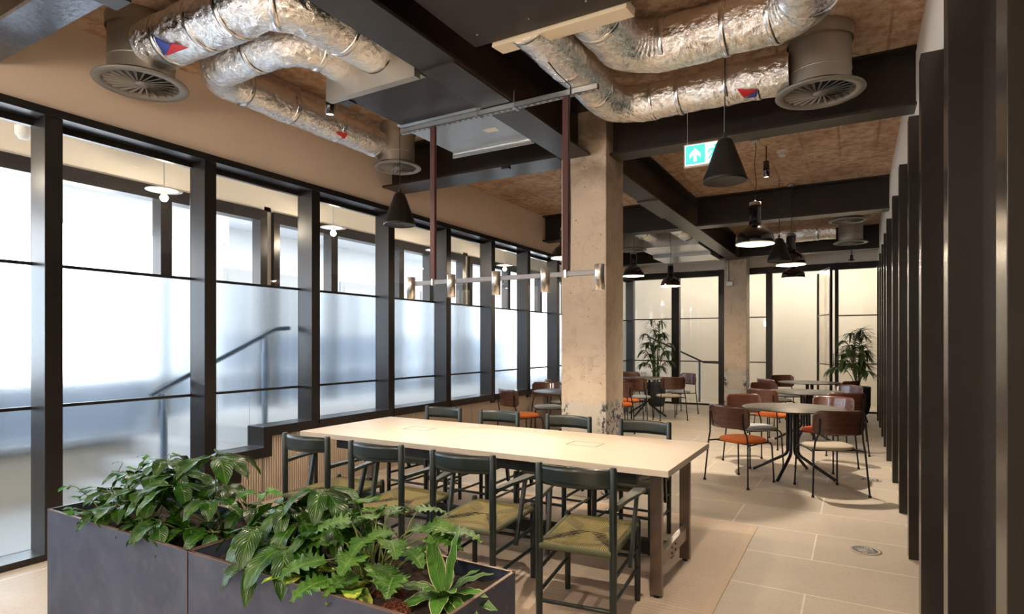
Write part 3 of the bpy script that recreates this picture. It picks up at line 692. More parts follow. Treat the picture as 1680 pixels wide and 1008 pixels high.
# bar lamp
Lm = thing('bar_lamp', 'long brushed aluminium bar lamp with five cylinder spots above the table', 'pendant lamp', (-2.30, 3.75, 1.93))
MB().bar((-3.11, 3.75, 1.945), (-1.484, 3.75, 1.945), .022, .034).build('bar', M['bargrey'], Lm, bevel=.002)
for x in (-3.11, -2.71, -2.30, -1.893, -1.484):
    MB().lathe([(.0, 1.996), (.032, 1.996), (.034, 1.993), (.034, 1.822), (.029, 1.822), (.029, 1.829)], 28, (x, 3.75 - .014, 0)).build('cylinder_spot', M['alu'], Lm)
    MB().disc(.029, 1.829, 24, (x, 3.736)).build('lens', M['lens'], Lm)
    lamp('bar_spot_light', 'SPOT', (x, 3.736, 1.816), 10.5, WARM, .022, None, 158, .5)
for x in (-2.895, -1.737):
    MB().box(x - .008, x + .008, 3.73, 3.77, 1.922, 1.972).build('bracket', M['alu'], Lm)
    MB().box(x - .023, x + .023, 3.735, 3.765, 1.97, 3.2).build('strap', M['maroon'], Lm, bevel=.004)
MB().tube([(-1.70, 3.73, 1.96), (-1.695, 3.73, 2.4), (-1.705, 3.73, 3.0), (-1.69, 3.72, 3.238), (-1.69, 3.5, 3.24), (-1.70, 3.25, 3.29)], .004, 6).build('cable', M['cable'], Lm)
# black cylinder spots
def spotcyl(x, y, z0, z1, label, e=60):
    t = thing('ceiling_spot', label, 'spotlight', (x, y, z0), group='black cylinder ceiling spots')
    MB().lathe([(.0, z1 - z0), (.034, z1 - z0), (.034, 0), (.029, 0), (.029, .01)], 24).build('housing', M['gloss'], t, world=False)
    MB().tube([(0, 0, z1 - z0), (0, 0, CZ - z0)], .006, 6).build('stem', M['black'], t, world=False)
    MB().disc(.029, .008, 20).build('lens', M['white_lens'], t, world=False)
    lamp('ceiling_spot_light', 'SPOT', (x, y, z0 - .004), e, (1, .84, .66), .028, None, 110, .8)
spotcyl(-3.52, 3.26, 3.235, 3.40, 'black cylinder ceiling spot beside the left air unit', 90)
spotcyl(-.86, 7.2, 3.33, 3.51, 'black cylinder ceiling spot above the nearest dome pendant', 230)
# cone pendants
CP = thing('cone_pendant', 'x', 'pendant', (0, 0, 0), group='black cone pendants')
MB().lathe([(.0, .305), (.03, .305), (.046, .295), (.056, .275), (.148, .02), (.150, .004), (.146, 0)], 40).build('shade', M['cone'], CP, world=False)
MB().lathe([(.146, .001), (.142, .006), (0, .006)], 40).build('grille', M['conebase'], CP, world=False)
MB().tube([(0, 0, .30), (.001, 0, .7), (0, 0, CZ - 2.60)], .0035, 6).tube([(0, 0, .30), (0, 0, .345)], .012, 10).build('cord', M['cable'], CP, world=False)
for k, (x, y, z, lb) in enumerate(((-.79, 4.35, 2.60, 'black cone pendant nearest the camera, in front of the exit sign'), (-3.70, 4.28, 2.57, 'black cone pendant near the left windows below the small drum diffuser'), (-.85, 8.40, 2.52, 'small black cone pendant hanging in front of the far dome pendants'))):
    if k == 0: CP.location = (x, y, z); CP['label'] = lb
    else: dup(CP, (x, y, z), 0, lb)
# dome pendants
def dome(x, y, z, s, label, lit):
    t = thing('dome_pendant', label, 'pendant lamp', (x, y, z), group='glossy black dome pendants with tall necks')
    R = .20 * s
    MB().lathe([(R, 0), (R, .02 * s), (R * .985, .05 * s), (R * .93, .09 * s), (R * .82, .13 * s), (R * .66, .162 * s), (R * .5, .185 * s), (R * .38, .20 * s), (R * .32, .225 * s), (R * .31, .26 * s), (R * .31, .40 * s), (R * .27, .425 * s), (0, .43 * s)], 44).build('shade', M['gloss'], t, world=False)
    MB().lathe([(R * .985, .001), (R * .95, .05 * s), (R * .80, .11 * s), (R * .5, .165 * s), (0, .175 * s)], 44).build('inner_shade', M['shadein'], t, world=False)
    MB().lathe([(R * 1.0, .0), (R * 1.02, .006), (R, .012)], 44).build('rim', M['shadein'], t, world=False)
    MB().lathe([(R * .30, .425 * s), (R * .30, .46 * s), (R * .1, .47 * s), (0, .48 * s)], 16).build('cap', M['diff'], t, world=False)
    H_ = CZ - z
    MB().tube([(0, 0, .47 * s), (.012, 0, .47 * s + (H_ - .47 * s) * .3), (-.008, 0, .47 * s + (H_ - .47 * s) * .6), (.01, 0, H_ - .1), (0, 0, H_)], .004, 6).build('cord', M['cable'], t, world=False)
    MB().lathe([(0, .0), (.05, .0), (.05, .03), (0, .03)], 16, (0, 0, H_ - .03)).build('ceiling_rose', M['galv'], t, world=False)
    if lit:
        MB().lathe([(0, .06), (.03, .065), (.045, .09), (.03, .12), (0, .125)], 18).build('bulb', M['bulb'] if lit > 1 else M['white_lens'], t, world=False)
    lamp('dome_light', 'POINT', (x, y, z + .05), 26 if lit > 1 else 9, (1, .80, .58), .05)
dome(-.94, 6.92, 2.54, 1.0, 'large glossy black dome pendant above the nearest round table', 1)
dome(-.77, 9.1, 2.55, .95, 'lit black dome pendant just behind the small cone pendant', 2)
dome(-.92, 11.3, 2.58, .95, 'black dome pendant farthest away above the last round table', 1)
dome(-3.44, 10.3, 2.66, .93, 'lit black dome pendant immediately right of the near column', 2)
dome(-2.93, 10.87, 2.50, .88, 'lit black dome pendant in front of the tall palm window', 2)
dome(-3.62, 7.75, 2.68, .95, 'black dome pendant mostly hidden left of the near column', 2)
# exit sign
X_ = thing('exit_sign', 'illuminated green exit sign with white upward arrow hanging by wires', 'exit sign', (-.96, 4.6, 2.81))
MB().box(-1.135, -.79, 4.585, 4.615, 2.805, 2.985).build('housing', M['alu'], X_, bevel=.004)
gr = emit('exit_green', (.08, .78, .62), .36); wh = emit('exit_white', (1, 1, 1), .45)
MB().box(-1.122, -.803, 4.578, 4.584, 2.818, 2.972).build('lit_panel', wh, X_)
MB().box(-1.116, -.975, 4.574, 4.577, 2.826, 2.966).build('green_panel', gr, X_)
ax_, az = -1.046, 2.893
MB().prism([(ax_ - .012, az - .05), (ax_ + .012, az - .05), (ax_ + .012, az + .005), (ax_ + .04, az - .025), (ax_ + .04, az + .008), (ax_, az + .05), (ax_ - .04, az + .008), (ax_ - .04, az - .025), (ax_ - .012, az + .005)], 'y', 4.570, 4.573).build('arrow', wh, X_)
m_ = MB(); px, pz = -.915, 2.895
m_.prism([(px + .018 + .012 * cos(a * pi / 5), pz + .045 + .012 * sin(a * pi / 5)) for a in range(10)], 'y', 4.570, 4.577)
for a, b_ in (((.012, .03), (-.005, -.01)), ((-.005, -.01), (.02, -.03)), ((.02, -.03), (.012, -.055)), ((-.005, -.01), (-.03, -.045)), ((.01, .025), (-.025, .02)), ((-.025, .02), (-.035, 0)), ((.012, .025), (.035, .005))):
    m_.bar((px + a[0], 4.5735, pz + a[1]), (px + b_[0], 4.5735, pz + b_[1]), .007, .012, up=(0, 0, 1) if abs(a[1] - b_[1]) < abs(a[0] - b_[0]) else (1, 0, 0))
m_.build('running_figure', gr, X_)
MB().box(-.862, -.855, 4.574, 4.577, 2.83, 2.96).box(-.862, -.82, 4.574, 4.577, 2.953, 2.96).box(-.826, -.82, 4.574, 4.577, 2.83, 2.96).build('doorway_symbol', gr, X_)
for x in (-1.11, -.84): MB().tube([(x, 4.6, 2.985), (x, 4.6, CZ)], .0018, 5).cyl(x, 4.6, 2.985, 3.0, .006, 8).build('wire', M['galv'], X_)
X_ = thing('exit_sign', 'small distant green exit sign above the far glazed door opening', 'exit sign', (-1.32, 13.6, 3.2))
MB().box(-1.40, -1.08, 13.7, 13.73, 3.17, 3.28).build('housing', M['alu'], X_); MB().box(-1.39, -1.09, 13.69, 13.70, 3.18, 3.27).build('lit_panel', gr, X_)
MB().tube([(-1.38, 13.72, 3.28), (-1.38, 13.72, CZ)], .003, 5).tube([(-1.1, 13.72, 3.28), (-1.1, 13.72, CZ)], .003, 5).build('wire', M['galv'], X_)
# detector, hanging bare lamp, column conduit and sockets
T_ = thing('smoke_detector', 'round ribbed white detector on the concrete ceiling near the cone pendant', 'smoke detector', (-.72, 7.45, CZ))
MB().lathe([(.0, -.025), (.055, -.025), (.06, -.02), (.06, 0)], 24, (-.72, 7.45, CZ)).build('base', M['plastic'], T_); MB().lathe([(0, -.075), (.03, -.07), (.04, -.06), (.04, -.03)], 20, (-.72, 7.45, CZ)).build('sensor', M['plastic'], T_)
T_ = thing('bare_bulb_pendant', 'small bare bulb fitting hanging from the far beam near the fins', 'pendant lamp', (-.05, 13.05, 3.0))
MB().tube([(-.05, 13.05, 3.235), (-.05, 13.05, 3.12)], .01, 8).cyl(-.05, 13.05, 3.03, 3.14, .028, 12).box(-.10, 0.0, 13.04, 13.06, 3.04, 3.06).build('socket', M['black'], T_)
gb = MB().lathe([(0, -.10), (.03, -.09), (.045, -.055), (.035, -.02), (.02, .0)], 18, (-.05, 13.05, 3.03)); gb.build('bulb', M['glass'], T_)
T_ = thing('conduit_socket', 'grey conduit drop ending in a double socket on the far column', 'socket', (-2.35, 13.28, 2.7))
MB().tube([(-2.35, 13.28, 2.78), (-2.35, 13.28, 3.22)], .014, 8).build('conduit', M['galv'], T_); MB().box(-2.38, -2.24, 13.255, 13.295, 2.68, 2.77).build('socket_plate', M['galv'], T_, bevel=.004)
T_ = thing('wall_socket', 'metal double socket low on the far column above the chairs', 'socket', (-2.27, 13.28, .40))
MB().box(-2.35, -2.08, 13.27, 13.296, .36, .45).build('socket_plate', M['galv'], T_, bevel=.003)

# ------------------------------------------------------------------ long table
T = thing('long_table', 'long pale oak communal table on raw steel legs in the centre', 'table', (-2.4, 3.83, 0))
tx0, tx1, ty0, ty1 = -3.90, -.90, 3.295, 4.37
MB().box(tx0, tx1, ty0, ty1, .712, .75).build('table_top', M['oak'], T, bevel=.002)
for cx in (-3.14, -1.65):
    for k, (dx, dy) in enumerate(((-.09, 0), (.09, 0))):
        pass
    ln = MB(); a, b_ = .115, .08
    ln.box(cx - a, cx - a + .006, 3.80, 3.80 + 2 * b_, .750, .7512).box(cx + a - .006, cx + a, 3.80, 3.80 + 2 * b_, .750, .7512).box(cx - a, cx + a, 3.80, 3.802, .750, .751).box(cx - a, cx + a, 3.96 - .002, 3.96, .750, .751)
    ln.build('cable_flap', mat('flap_gap', (.20, .15, .10), .6), T)
for x in (-3.82, -.985):
    for y in (3.36, 4.02):
        lg = MB().box(x - .034, x + .034, y - .02, y + .02, .02, .712).build('leg', M['steelleg'], T, bevel=.003)
        MB().cyl(x, y, 0, .02, .018, 12).build('foot_pad', M['black'], lg)
    MB().box(x - .02, x + .02, 3.38, 4.0, .16, .24).build('stretcher', M['steelleg'], T, bevel=.002)
    bl = MB()
    for yy in (3.62, 3.70): 
        for zz in (.18, .215): bl.prism([(yy + .007 * cos(q * pi / 4), zz + .007 * sin(q * pi / 4)) for q in range(8)], 'x', x + .018, x + .024)
    bl.build('bolts', M['black'], T)
MB().box(-3.80, -1.0, 3.74, 3.80, .10, .19).build('long_stretcher', M['black'], T)
MB().box(-3.70, -1.15, 3.50, 3.54, .60, .71).box(-3.70, -1.15, 4.08, 4.12, .62, .71).box(-3.5, -1.2, 3.54, 3.9, .60, .615).build('cable_tray', M['black'], T)

# ------------------------------------------------------------------ armchairs (seat cords)
def armchair():
    t = thing('armchair', 'x', 'chair', (0, 0, 0), group='dark stained armchairs with woven seats around the long table')
    m = M['chairwood']; B = lambda mb, n, mm=m, **k: mb.build(n, mm, t, world=False, **k)
    for s in (-1, 1):
        B(MB().tube([(s * .192, -.26, 0), (s * .192, -.26, .43), (s * .192, -.262, .845), (s * .192, -.262, .857)], [.0165, .0195, .0195, .015], 16), 'leg')
        B(MB().tube([(s * .207, .265, 0), (s * .207, .265, .45), (s * .207, .265, .468)], [.0165, .019, .014], 16), 'leg')
        arm = MB(); pts = [(-.255, .660, .013, .012), (-.12, .668, .020, .0095), (0, .672, .031, .008), (.10, .674, .034, .0075), (.118, .674, .027, .0065)]
        xs_ = [.203, .220, .238, .250, .252]; vs = []
        for (y, z, hw, ht), xx in zip(pts, xs_):
            for a, b_ in ((-1, -1), (1, -1), (1, 1), (-1, 1)): vs.append((s * xx + a * hw, y, z + b_ * ht))
        fs = [(0, 1, 2, 3), (16, 19, 18, 17)]
        for i in range(4):
            for k in range(4): fs.append((i * 4 + k, i * 4 + (k + 1) % 4, i * 4 + 4 + (k + 1) % 4, i * 4 + 4 + k))
        arm.add(vs, fs); B(arm, 'armrest', bevel=.003)
        B(MB().bar((s * .245, .06, .668), (s * .228, -.04, .30), .020, .034, up=(0, 1, .25)), 'arm_support', bevel=.004)
    bk = MB()
    def f(u, v):
        x = -.187 + .374 * u; c = 1 - (2 * u - 1) ** 2
        return (x, -.258 - .050 * c, .752 + .096 * v + .006 * c * (v - .3))
    bk.sheet(f, 20, 4); B(bk, 'backrest', solid=.014)
    for z, yy in ((.36, 0), (.20, 0)):
        pass
    for s in (-1, 1):
        B(MB().tube([(s * .193, -.26, .31), (s * .207, .265, .31)], .0105, 10), 'side_rail')
        B(MB().tube([(s * .193, -.26, .19), (s * .207, .265, .19)], .0105, 10), 'side_rail')
    B(MB().tube([(-.192, -.26, .15), (.192, -.26, .15)], .0105, 10), 'back_rail')
    B(MB().tube([(-.207, .265, .25), (.207, .265, .25)], .0105, 10), 'front_rail')
    st = MB()
    def g(u, v):
        y = -.272 + .545 * v; hw = .186 + .018 * v; x = (-1 + 2 * u) * hw
        e = max(abs(2 * u - 1), abs(2 * v - 1)); z = .452 - .010 * (1 - (2 * u - 1) ** 2) * (1 - (2 * v - 1) ** 2) - (.012 if e > .97 else 0)
        return (x, y, z)
    st.sheet(g, 24, 24); so = B(st, 'seat', M['cord'])
    gp = MB()
    for s in (-1, 1):
        for k in range(9):
            y = -.215 + .027 * k; x0 = .176 - .0105 * k; ln = .028 + .0075 * k
            zz = lambda x, y: .4535 - .010 * (1 - (x / .19) ** 2) * (1 - (y / .27) ** 2)
            x1 = x0 - ln; gp.bar((s * x0, y - .006, zz(x0, y)), (s * x1, y + .010, zz(x1, y)), .0055, .0016)
    gp.build('cord_gaps', M['black'], so, world=False)
    ed = MB()
    for (p, q) in (((-.186, -.270), (.186, -.270)), ((-.204, .27), (.204, .27)), ((-.188, -.27), (-.205, .27)), ((.188, -.27), (.205, .27))):
        ed.tube([(p[0], p[1], .434), (q[0], q[1], .434)], .0165, 12)
    B(ed, 'seat_rail', M['cordedge']); return t
A0 = armchair()
near = [(-1.240, 2.975, 7, 'dark green-black armchair nearest the camera at the right end of the table'), (-1.918, 2.975, 5, 'dark armchair second from the right on the near side of the table'),
        (-2.555, 2.975, 4, 'dark armchair third from the right on the near side, above the lobed plant'), (-3.17, 2.975, 3, 'dark armchair at the left end of the near side, close to the fluted dado')]
far = [(-1.425, 4.27, 180, 'dark armchair at the right end of the far side of the table'), (-2.08, 4.27, 180, 'dark armchair on the far side directly in front of the concrete column'),
       (-2.76, 4.27, 180, 'dark armchair second from the left on the far side of the table'), (-3.38, 4.27, 180, 'dark armchair at the left end of the far side of the table')]
for k, (x, y, a, lb) in enumerate(near + far):
    if k == 0: A0.location = (x, y, 0); A0.rotation_euler.z = radians(a); A0['label'] = lb
    else: dup(A0, (x, y, 0), radians(a), lb)

# ------------------------------------------------------------------ cafe chairs
def cafe_chair():
    t = thing('cafe_chair', 'x', 'chair', (0, 0, 0), group='walnut backed cafe chairs with thin black legs around the round tables')
    B = lambda mb, n, mm, **k: mb.build(n, mm, t, world=False, **k)
    bk = MB(); R = .325; hw = .225; zc = .705; hh = .118
    def f(u, v):
        a = (2 * u - 1); th_ = a * .80
        x = R * sin(th_) * 1.04; y = -.235 - .05 + R * (1 - cos(th_)) * .85
        ex = max(0, (abs(a) - .72) / .28); lim = 1 - .42 * ex ** 2.4
        z = zc + (2 * v - 1) * hh * lim
        return (x, y - (z - .6) * .12, z)
    bk.sheet(f, 32, 10); B(bk, 'backrest', M['walnut'], solid=.011)
    se = MB(); n = 36; prof = [(0, .005), (.6, .004), (.85, .0), (.95, -.008), (1, -.022), (.97, -.036), (.9, -.042), (0, -.042)]; vs = []
    for r, z in prof:
        for k in range(n):
            a = 2 * pi * k / n; sx = abs(cos(a)) ** .8 * (1 if cos(a) > 0 else -1); sy = abs(sin(a)) ** .8 * (1 if sin(a) > 0 else -1)
            vs.append((r * .225 * sx, .01 + r * .215 * sy, .470 + z))
    fs = [(i * n + k, i * n + (k + 1) % n, (i + 1) * n + (k + 1) % n, (i + 1) * n + k) for i in range(len(prof) - 1) for k in range(n)]
    se.add(vs, fs, True); B(se, 'seat', M['orange'])
    for s in (-1, 1):
        p = MB().tube([(s * .265, -.27, .012), (s * .240, -.235, .43), (s * .225, -.23, .52), (s * .200, -.262, .62), (s * .198, -.268, .745)], .0085, 10)
        o = B(p, 'leg', M['tubeblk']); q = MB().cyl(s * .265, -.27, 0, .022, .014, 10).build('foot_cap', M['black'], o, world=False)
        p = MB().tube([(s * .215, .235, .012), (s * .205, .215, .38), (s * .198, .20, .415), (s * .192, .17, .425), (s * .20, 0, .425), (s * .24, -.235, .425)], .0085, 10)
        o = B(p, 'leg', M['tubeblk']); MB().cyl(s * .215, .235, 0, .022, .014, 10).build('foot_cap', M['black'], o, world=False)
    B(MB().tube([(-.195, .16, .422), (.195, .16, .422)], .0075, 8).tube([(-.22, -.13, .422), (.22, -.13, .422)], .0075, 8), 'seat_frame', M['tubeblk'])
    return t
C0 = cafe_chair(); used = [False]
def cafe(x, y, hx, hy, seat, label):
    rz = atan2(hy, hx) - pi / 2
    if not used[0]:
        used[0] = True; C0.location = (x, y, 0); C0.rotation_euler.z = rz; C0['label'] = label; o = C0
    else: o = dup(C0, (x, y, 0), rz, label)
    pending.append((o, M[seat])); return o
pending = []
cafe(-1.03, 6.63, .46, .89, 'orange', 'walnut cafe chair with bright orange seat, front left of nearest round table')
cafe(-.235, 6.64, -.47, .88, 'beige', 'walnut cafe chair with beige seat closest to the camera by the fins')
cafe(-.31, 7.80, -.40, -.92, 'redorange', 'walnut cafe chair with red-orange seat on the far right of nearest round table')
cafe(-1.04, 7.65, .65, -.76, 'grey', 'walnut cafe chair with grey seat at the back left of nearest round table')
cafe(-1.02, 9.12, .45, .89, 'orange', 'walnut cafe chair with orange seat, front left of the second round table')
cafe(-.19, 9.0, -.42, .90, 'grey', 'dark backed cafe chair front right of the second round table by the fins')
cafe(-.22, 10.15, -.6, -.7, 'beige', 'pale-lit cafe chair back right of the second round table')
cafe(-1.12, 10.15, .65, -.76, 'orange', 'walnut cafe chair back left of the second round table')
cafe(-1.2, 11.5, .7, .7, 'grey', 'walnut cafe chair with grey seat left of the third round table')
cafe(-.25, 11.6, -.75, .5, 'beige', 'walnut cafe chair right of the third round table beside the big pot')
cafe(-1.1, 12.6, .6, -.8, 'grey', 'walnut cafe chair behind the third round table at its left')
# left group
cafe(-4.06, 7.28, .45, .89, 'orange', 'walnut cafe chair with orange seat left of the near column')
cafe(-4.22, 8.42, .5, -.86, 'grey', 'walnut cafe chair with grey seat behind the round table left of the column')
cafe(-4.35, 9.25, .9, .3, 'grey', 'cafe chair barely visible behind the round table left of the column')
cafe(-3.50, 10.05, .35, .94, 'orange', 'walnut cafe chair with orange seat cut off by the right edge of near column')
cafe(-3.38, 9.35, -.3, .95, 'orange', 'cafe chair with orange seat mostly hidden behind the near column')
cafe(-3.52, 10.80, .0, 1, 'grey', 'lilac-lit cafe chair in front of the far left round table')
cafe(-3.08, 11.30, -.58, .81, 'beige', 'brown-backed cafe chair with beige seat near the far left round table')
cafe(-3.15, 12.35, -.6, -.8, 'grey', 'pale-lit cafe chair with grey seat right of the far left round table')
cafe(-4.15, 12.35, .6, -.8, 'grey', 'brown cafe chair behind the far left round table below the palm')
for o, m_s in pending:
    for c in o.children:
        if c.name.split('.')[0] == 'seat': c.material_slots[0].link = 'OBJECT'; c.material_slots[0].material = m_s
# ------------------------------------------------------------------ round tables
def round_table(x, y, rz, label):
    t = thing('round_table', label, 'table', (x, y, 0), rz, 'round bistro tables with splayed tube pedestals')
    MB().lathe([(0, .737), (.50, .737), (.522, .745), (.524, .749), (.521, .751), (0, .751)], 64).build('table_top', M['tabledark'], t, world=False)
    MB().box(-.13, .13, -.13, .13, .722, .735).build('mount_plate', M['black'], t, world=False)
    for k in range(4):
        a = pi / 4 + k * pi / 2; c, s = cos(a), sin(a)
        MB().tube([(.055 * c, .055 * s, .725), (.055 * c, .055 * s, .27), (.07 * c, .07 * s, .235), (.10 * c, .10 * s, .21), (.43 * c, .43 * s, .016), (.435 * c, .435 * s, .014)], .0165, 12).build('leg', M['tubeblk'], t, world=False)
    return t
round_table(-.59, 7.20, radians(30), 'round dark-topped table nearest the camera on the right')
round_table(-.62, 9.6, radians(30), 'second round table down the right side of the room')
round_table(-.70, 11.9, radians(20), 'third and farthest round table on the right side')
round_table(-3.64, 7.95, radians(10), 'round table half hidden by the near column at its left')
round_table(-3.62, 11.7, radians(28), 'round table at the far left in front of the palm')
round_table(-4.16, 9.75, radians(28), 'round table hidden behind the near column, its edge showing at right')
# ------------------------------------------------------------------ plants
def leaf(mb, base, d, L, W, droop=.5, shape='oval', n=8, fold=.25, roll=0, rnd=random):
    base = Vector(base); d = Vector(d).normalized(); side = d.cross(Vector((0, 0, 1)))
    side = side.normalized() if side.length > .05 else Vector((1, 0, 0))
    side = (Quaternion(d, roll) @ side); vs = []; uv = []; cols = (-1, -.5, 0, .5, 1)
    p = base.copy(); dd = d.copy()
    for i in range(n + 1):
        t = i / n
        if shape == 'oval': wd = sin(pi * min(1, t ** .85)) ** .75
        elif shape == 'lobed':
            wd = sin(pi * t ** .6) ** .55 * (.76 + .24 * cos(2 * pi * (i % 4) / 4)) if 0 < i < n else 0
        elif shape == 'blade': wd = sin(pi * t ** .6) ** .6
        elif shape == 'heart': wd = sin(pi * (t * .93 + .07) ** .6) ** .7
        wd = max(wd, .02) * W if 0 < i < n else .02 * W
        nm = side.cross(dd).normalized()
        wave = .10 * W * sin(i * 1.9 + roll * 5)
        for c in cols:
            back = dd * (-(.25 * wd) * abs(c)) if shape == 'lobed' else Vector((0, 0, 0))
            vs.append(p + side * (c * wd) + nm * (fold * abs(c) * wd + (wave if abs(c) == 1 else 0)) + back); uv.append((c * .5 + .5, t))
        q = Vector((0, 0, -1)); dd = (dd + q * droop / n * (1.1 if t < .8 else .5)).normalized()
        p = p + dd * (L / n)
    m = len(cols); fs = [(i * m + k, i * m + k + 1, (i + 1) * m + k + 1, (i + 1) * m + k) for i in range(n) for k in range(m - 1)]
    mb.add(vs, fs, True, uv)
def whorl(mb, st, hub, n, L, W, el=.15, droop=1.2, rnd=random, a0=None, shape='oval', pet=.03):
    a0 = rnd.random() * 6.28 if a0 is None else a0
    for k in range(n):
        a = a0 + 2 * pi * k / n + rnd.uniform(-.2, .2); e = el + rnd.uniform(-.25, .2)
        d = Vector((cos(a) * cos(e), sin(a) * cos(e), sin(e))); b = Vector(hub) + d * pet
        if st is not None: st.tube([hub, b], .0016, 5, False)
        leaf(mb, b, d, L * rnd.uniform(.78, 1.12), W * rnd.uniform(.85, 1.12), droop * rnd.uniform(.75, 1.2), shape, roll=rnd.uniform(-.35, .35))
def stemto(st, base, hub, r=.004, bend=.05):
    b = Vector(base); h = Vector(hub); m = b.lerp(h, .5) + Vector((random.uniform(-bend, bend), random.uniform(-bend, bend), .02))
    st.tube([b, b.lerp(m, .5) + Vector((0, 0, .01)), m, m.lerp(h, .6) + Vector((0, 0, .012)), h], [r, r * .95, r * .9, r * .75, r * .6], 7, False)
PZ = .60
def planter(x0, x1, label):
    t = thing('planter_box', label, 'planter', ((x0 + x1) / 2, 1.70, 0), group='blue-grey steel planter boxes in the foreground')
    y0, y1, w_ = 1.452, 1.945, .012
    b = MB(); b.box(x0, x1, y0, y0 + w_, 0, PZ).box(x0, x1, y1 - w_, y1, 0, PZ).box(x0, x0 + w_, y0 + w_, y1 - w_, 0, PZ).box(x1 - w_, x1, y0 + w_, y1 - w_, 0, PZ)
    b.box(x0 + w_, x1 - w_, y0 + w_, y1 - w_, 0, .03); b.build('box_shell', M['planter'], t)
    r_ = MB(); e = .0012
    r_.box(x0, x1, y0 - e, y0 + w_, PZ - .002, PZ + .0015).box(x0, x1, y1 - w_, y1 + e, PZ - .002, PZ + .0015).box(x0 - e, x0 + w_, y0, y1, PZ - .002, PZ + .0015).box(x1 - w_, x1 + e, y0, y1, PZ - .002, PZ + .0015)
    r_.box(x1 - .003, x1 + e, y0 - e, y0, 0, PZ); r_.build('rim', M['copper'], t)
    s = MB(); rnd = random.Random(int(x0 * 100)); 
    s.sheet(lambda u, v: (x0 + w_ + .002 + (x1 - x0 - 2 * w_ - .004) * u, y0 + w_ + .002 + (y1 - y0 - 2 * w_ - .004) * v, .545 + .012 * sin(u * 31) * sin(v * 17) + rnd.uniform(-.008, .008)), 60, 24)
    s.build('soil', M['soil'], t); return t
planter(-3.64, -2.404, 'blue-grey steel planter box at the lower left holding glossy foliage')
planter(-2.396, -1.113, 'blue-grey steel planter box at the bottom centre with the lobed and cream-edged plants')
SZ = .535
def plant(name, label, base, hubs, lm, n=7, L=.16, W=.035, el=.1, droop=1.2, seed=1, shape='oval', group='plants in the steel planter boxes', pet=.03):
    t = thing(name, label, 'plant', base, group=group); random.seed(seed)
    mb = MB(); st = MB()
    for h in hubs:
        hub = h[:3]; k = h[3] if len(h) > 3 else 1
        stemto(st, (base[0] + random.uniform(-.06, .06), base[1] + random.uniform(-.05, .05), SZ), hub, .0045)
        whorl(mb, st, hub, n if k >= .8 else max(4, n - 2), L * k, W * k, el, droop, random, None, shape, pet)
    mb.build('foliage', lm, t); st.build('stem', M['stem'], t); return t
plant('umbrella_plant', 'glossy umbrella plant with drooping leaves at the right end of the left planter box', (-2.62, 1.72, SZ),
      [(-2.64, 1.74, .915, 1.3), (-2.80, 1.64, .78, 1.2), (-2.56, 1.66, .74, 1), (-2.70, 1.80, .76, 1), (-2.78, 1.56, .64, .95), (-2.50, 1.80, .68, 1), (-2.92, 1.72, .80, 1), (-2.62, 1.6, .62, .9), (-2.48, 1.62, .62, .8), (-2.86, 1.84, .72, 1), (-2.74, 1.52, .64, .95), (-2.94, 1.62, .70, 1)], M['leaf'], 7, .165, .036, .15, 1.35, 3)
plant('umbrella_plant', 'bushy umbrella plant in the middle of the left planter box', (-3.12, 1.68, SZ),
      [(-3.10, 1.76, .85, 1), (-3.02, 1.60, .74, .95), (-3.24, 1.68, .78, .9), (-3.14, 1.56, .66, .95), (-3.34, 1.60, .70, .8), (-3.0, 1.80, .78, 1), (-2.95, 1.56, .60, .8), (-3.30, 1.80, .74, .85), (-3.20, 1.52, .62, .9), (-3.40, 1.68, .66, .9), (-3.08, 1.68, .80, 1)], M['leaf'], 7, .14, .034, .2, 1.25, 5)
t = thing('trailing_plant', 'small-leaved trailing plant at the left corner of the planter', 'plant', (-3.45, 1.7, SZ), group='plants in the steel planter boxes')
random.seed(11); mb = MB(); st = MB()
for (a, b_) in (((-3.42, 1.72, SZ), (-3.34, 1.78, .84)), ((-3.46, 1.7, SZ), (-3.52, 1.76, .80)), ((-3.42, 1.7, SZ), (-3.42, 1.84, .83)), ((-3.40, 1.66, SZ), (-3.24, 1.86, .86)), ((-3.5, 1.65, SZ), (-3.66, 1.56, .70)), ((-3.4, 1.6, SZ), (-3.46, 1.45, .62)), ((-3.5, 1.7, SZ), (-3.60, 1.80, .74))):
    a = Vector(a); b_ = Vector(b_); stemto(st, a, b_, .003, .03)
    for k in range(9):
        q = a.lerp(b_, .35 + .65 * k / 8) + Vector((random.uniform(-.02, .02), random.uniform(-.02, .02), random.uniform(-.01, .01))); an = random.random() * 6.28
        leaf(mb, q, (cos(an), sin(an), random.uniform(-.1, .6)), random.uniform(.05, .075), random.uniform(.018, .026), .5, 'heart', 6, .2)
mb.build('foliage', M['leafb'], t); st.build('stem', M['stem'], t)
plant('umbrella_plant', 'large glossy umbrella plant with long leaves hanging over the right planter box', (-2.0, 1.68, SZ),
      [(-1.965, 1.78, .835, 1.15), (-2.10, 1.70, .77, 1.1), (-2.14, 1.60, .70, 1.15), (-1.93, 1.56, .665, 1.2), (-1.84, 1.70, .72, 1), (-2.20, 1.66, .66, .9), (-2.0, 1.68, .72, 1.1), (-2.05, 1.52, .60, .9), (-2.28, 1.74, .66, .8), (-1.78, 1.82, .70, .9), (-2.16, 1.82, .74, 1), (-1.90, 1.82, .76, .9)], M['leaf'], 8, .185, .036, .05, 1.45, 8)
t = thing('schefflera_sprig', 'thin sprig with pale new leaves rising between the two planter boxes', 'plant', (-2.42 + .08, 1.8, SZ), group='plants in the steel planter boxes')
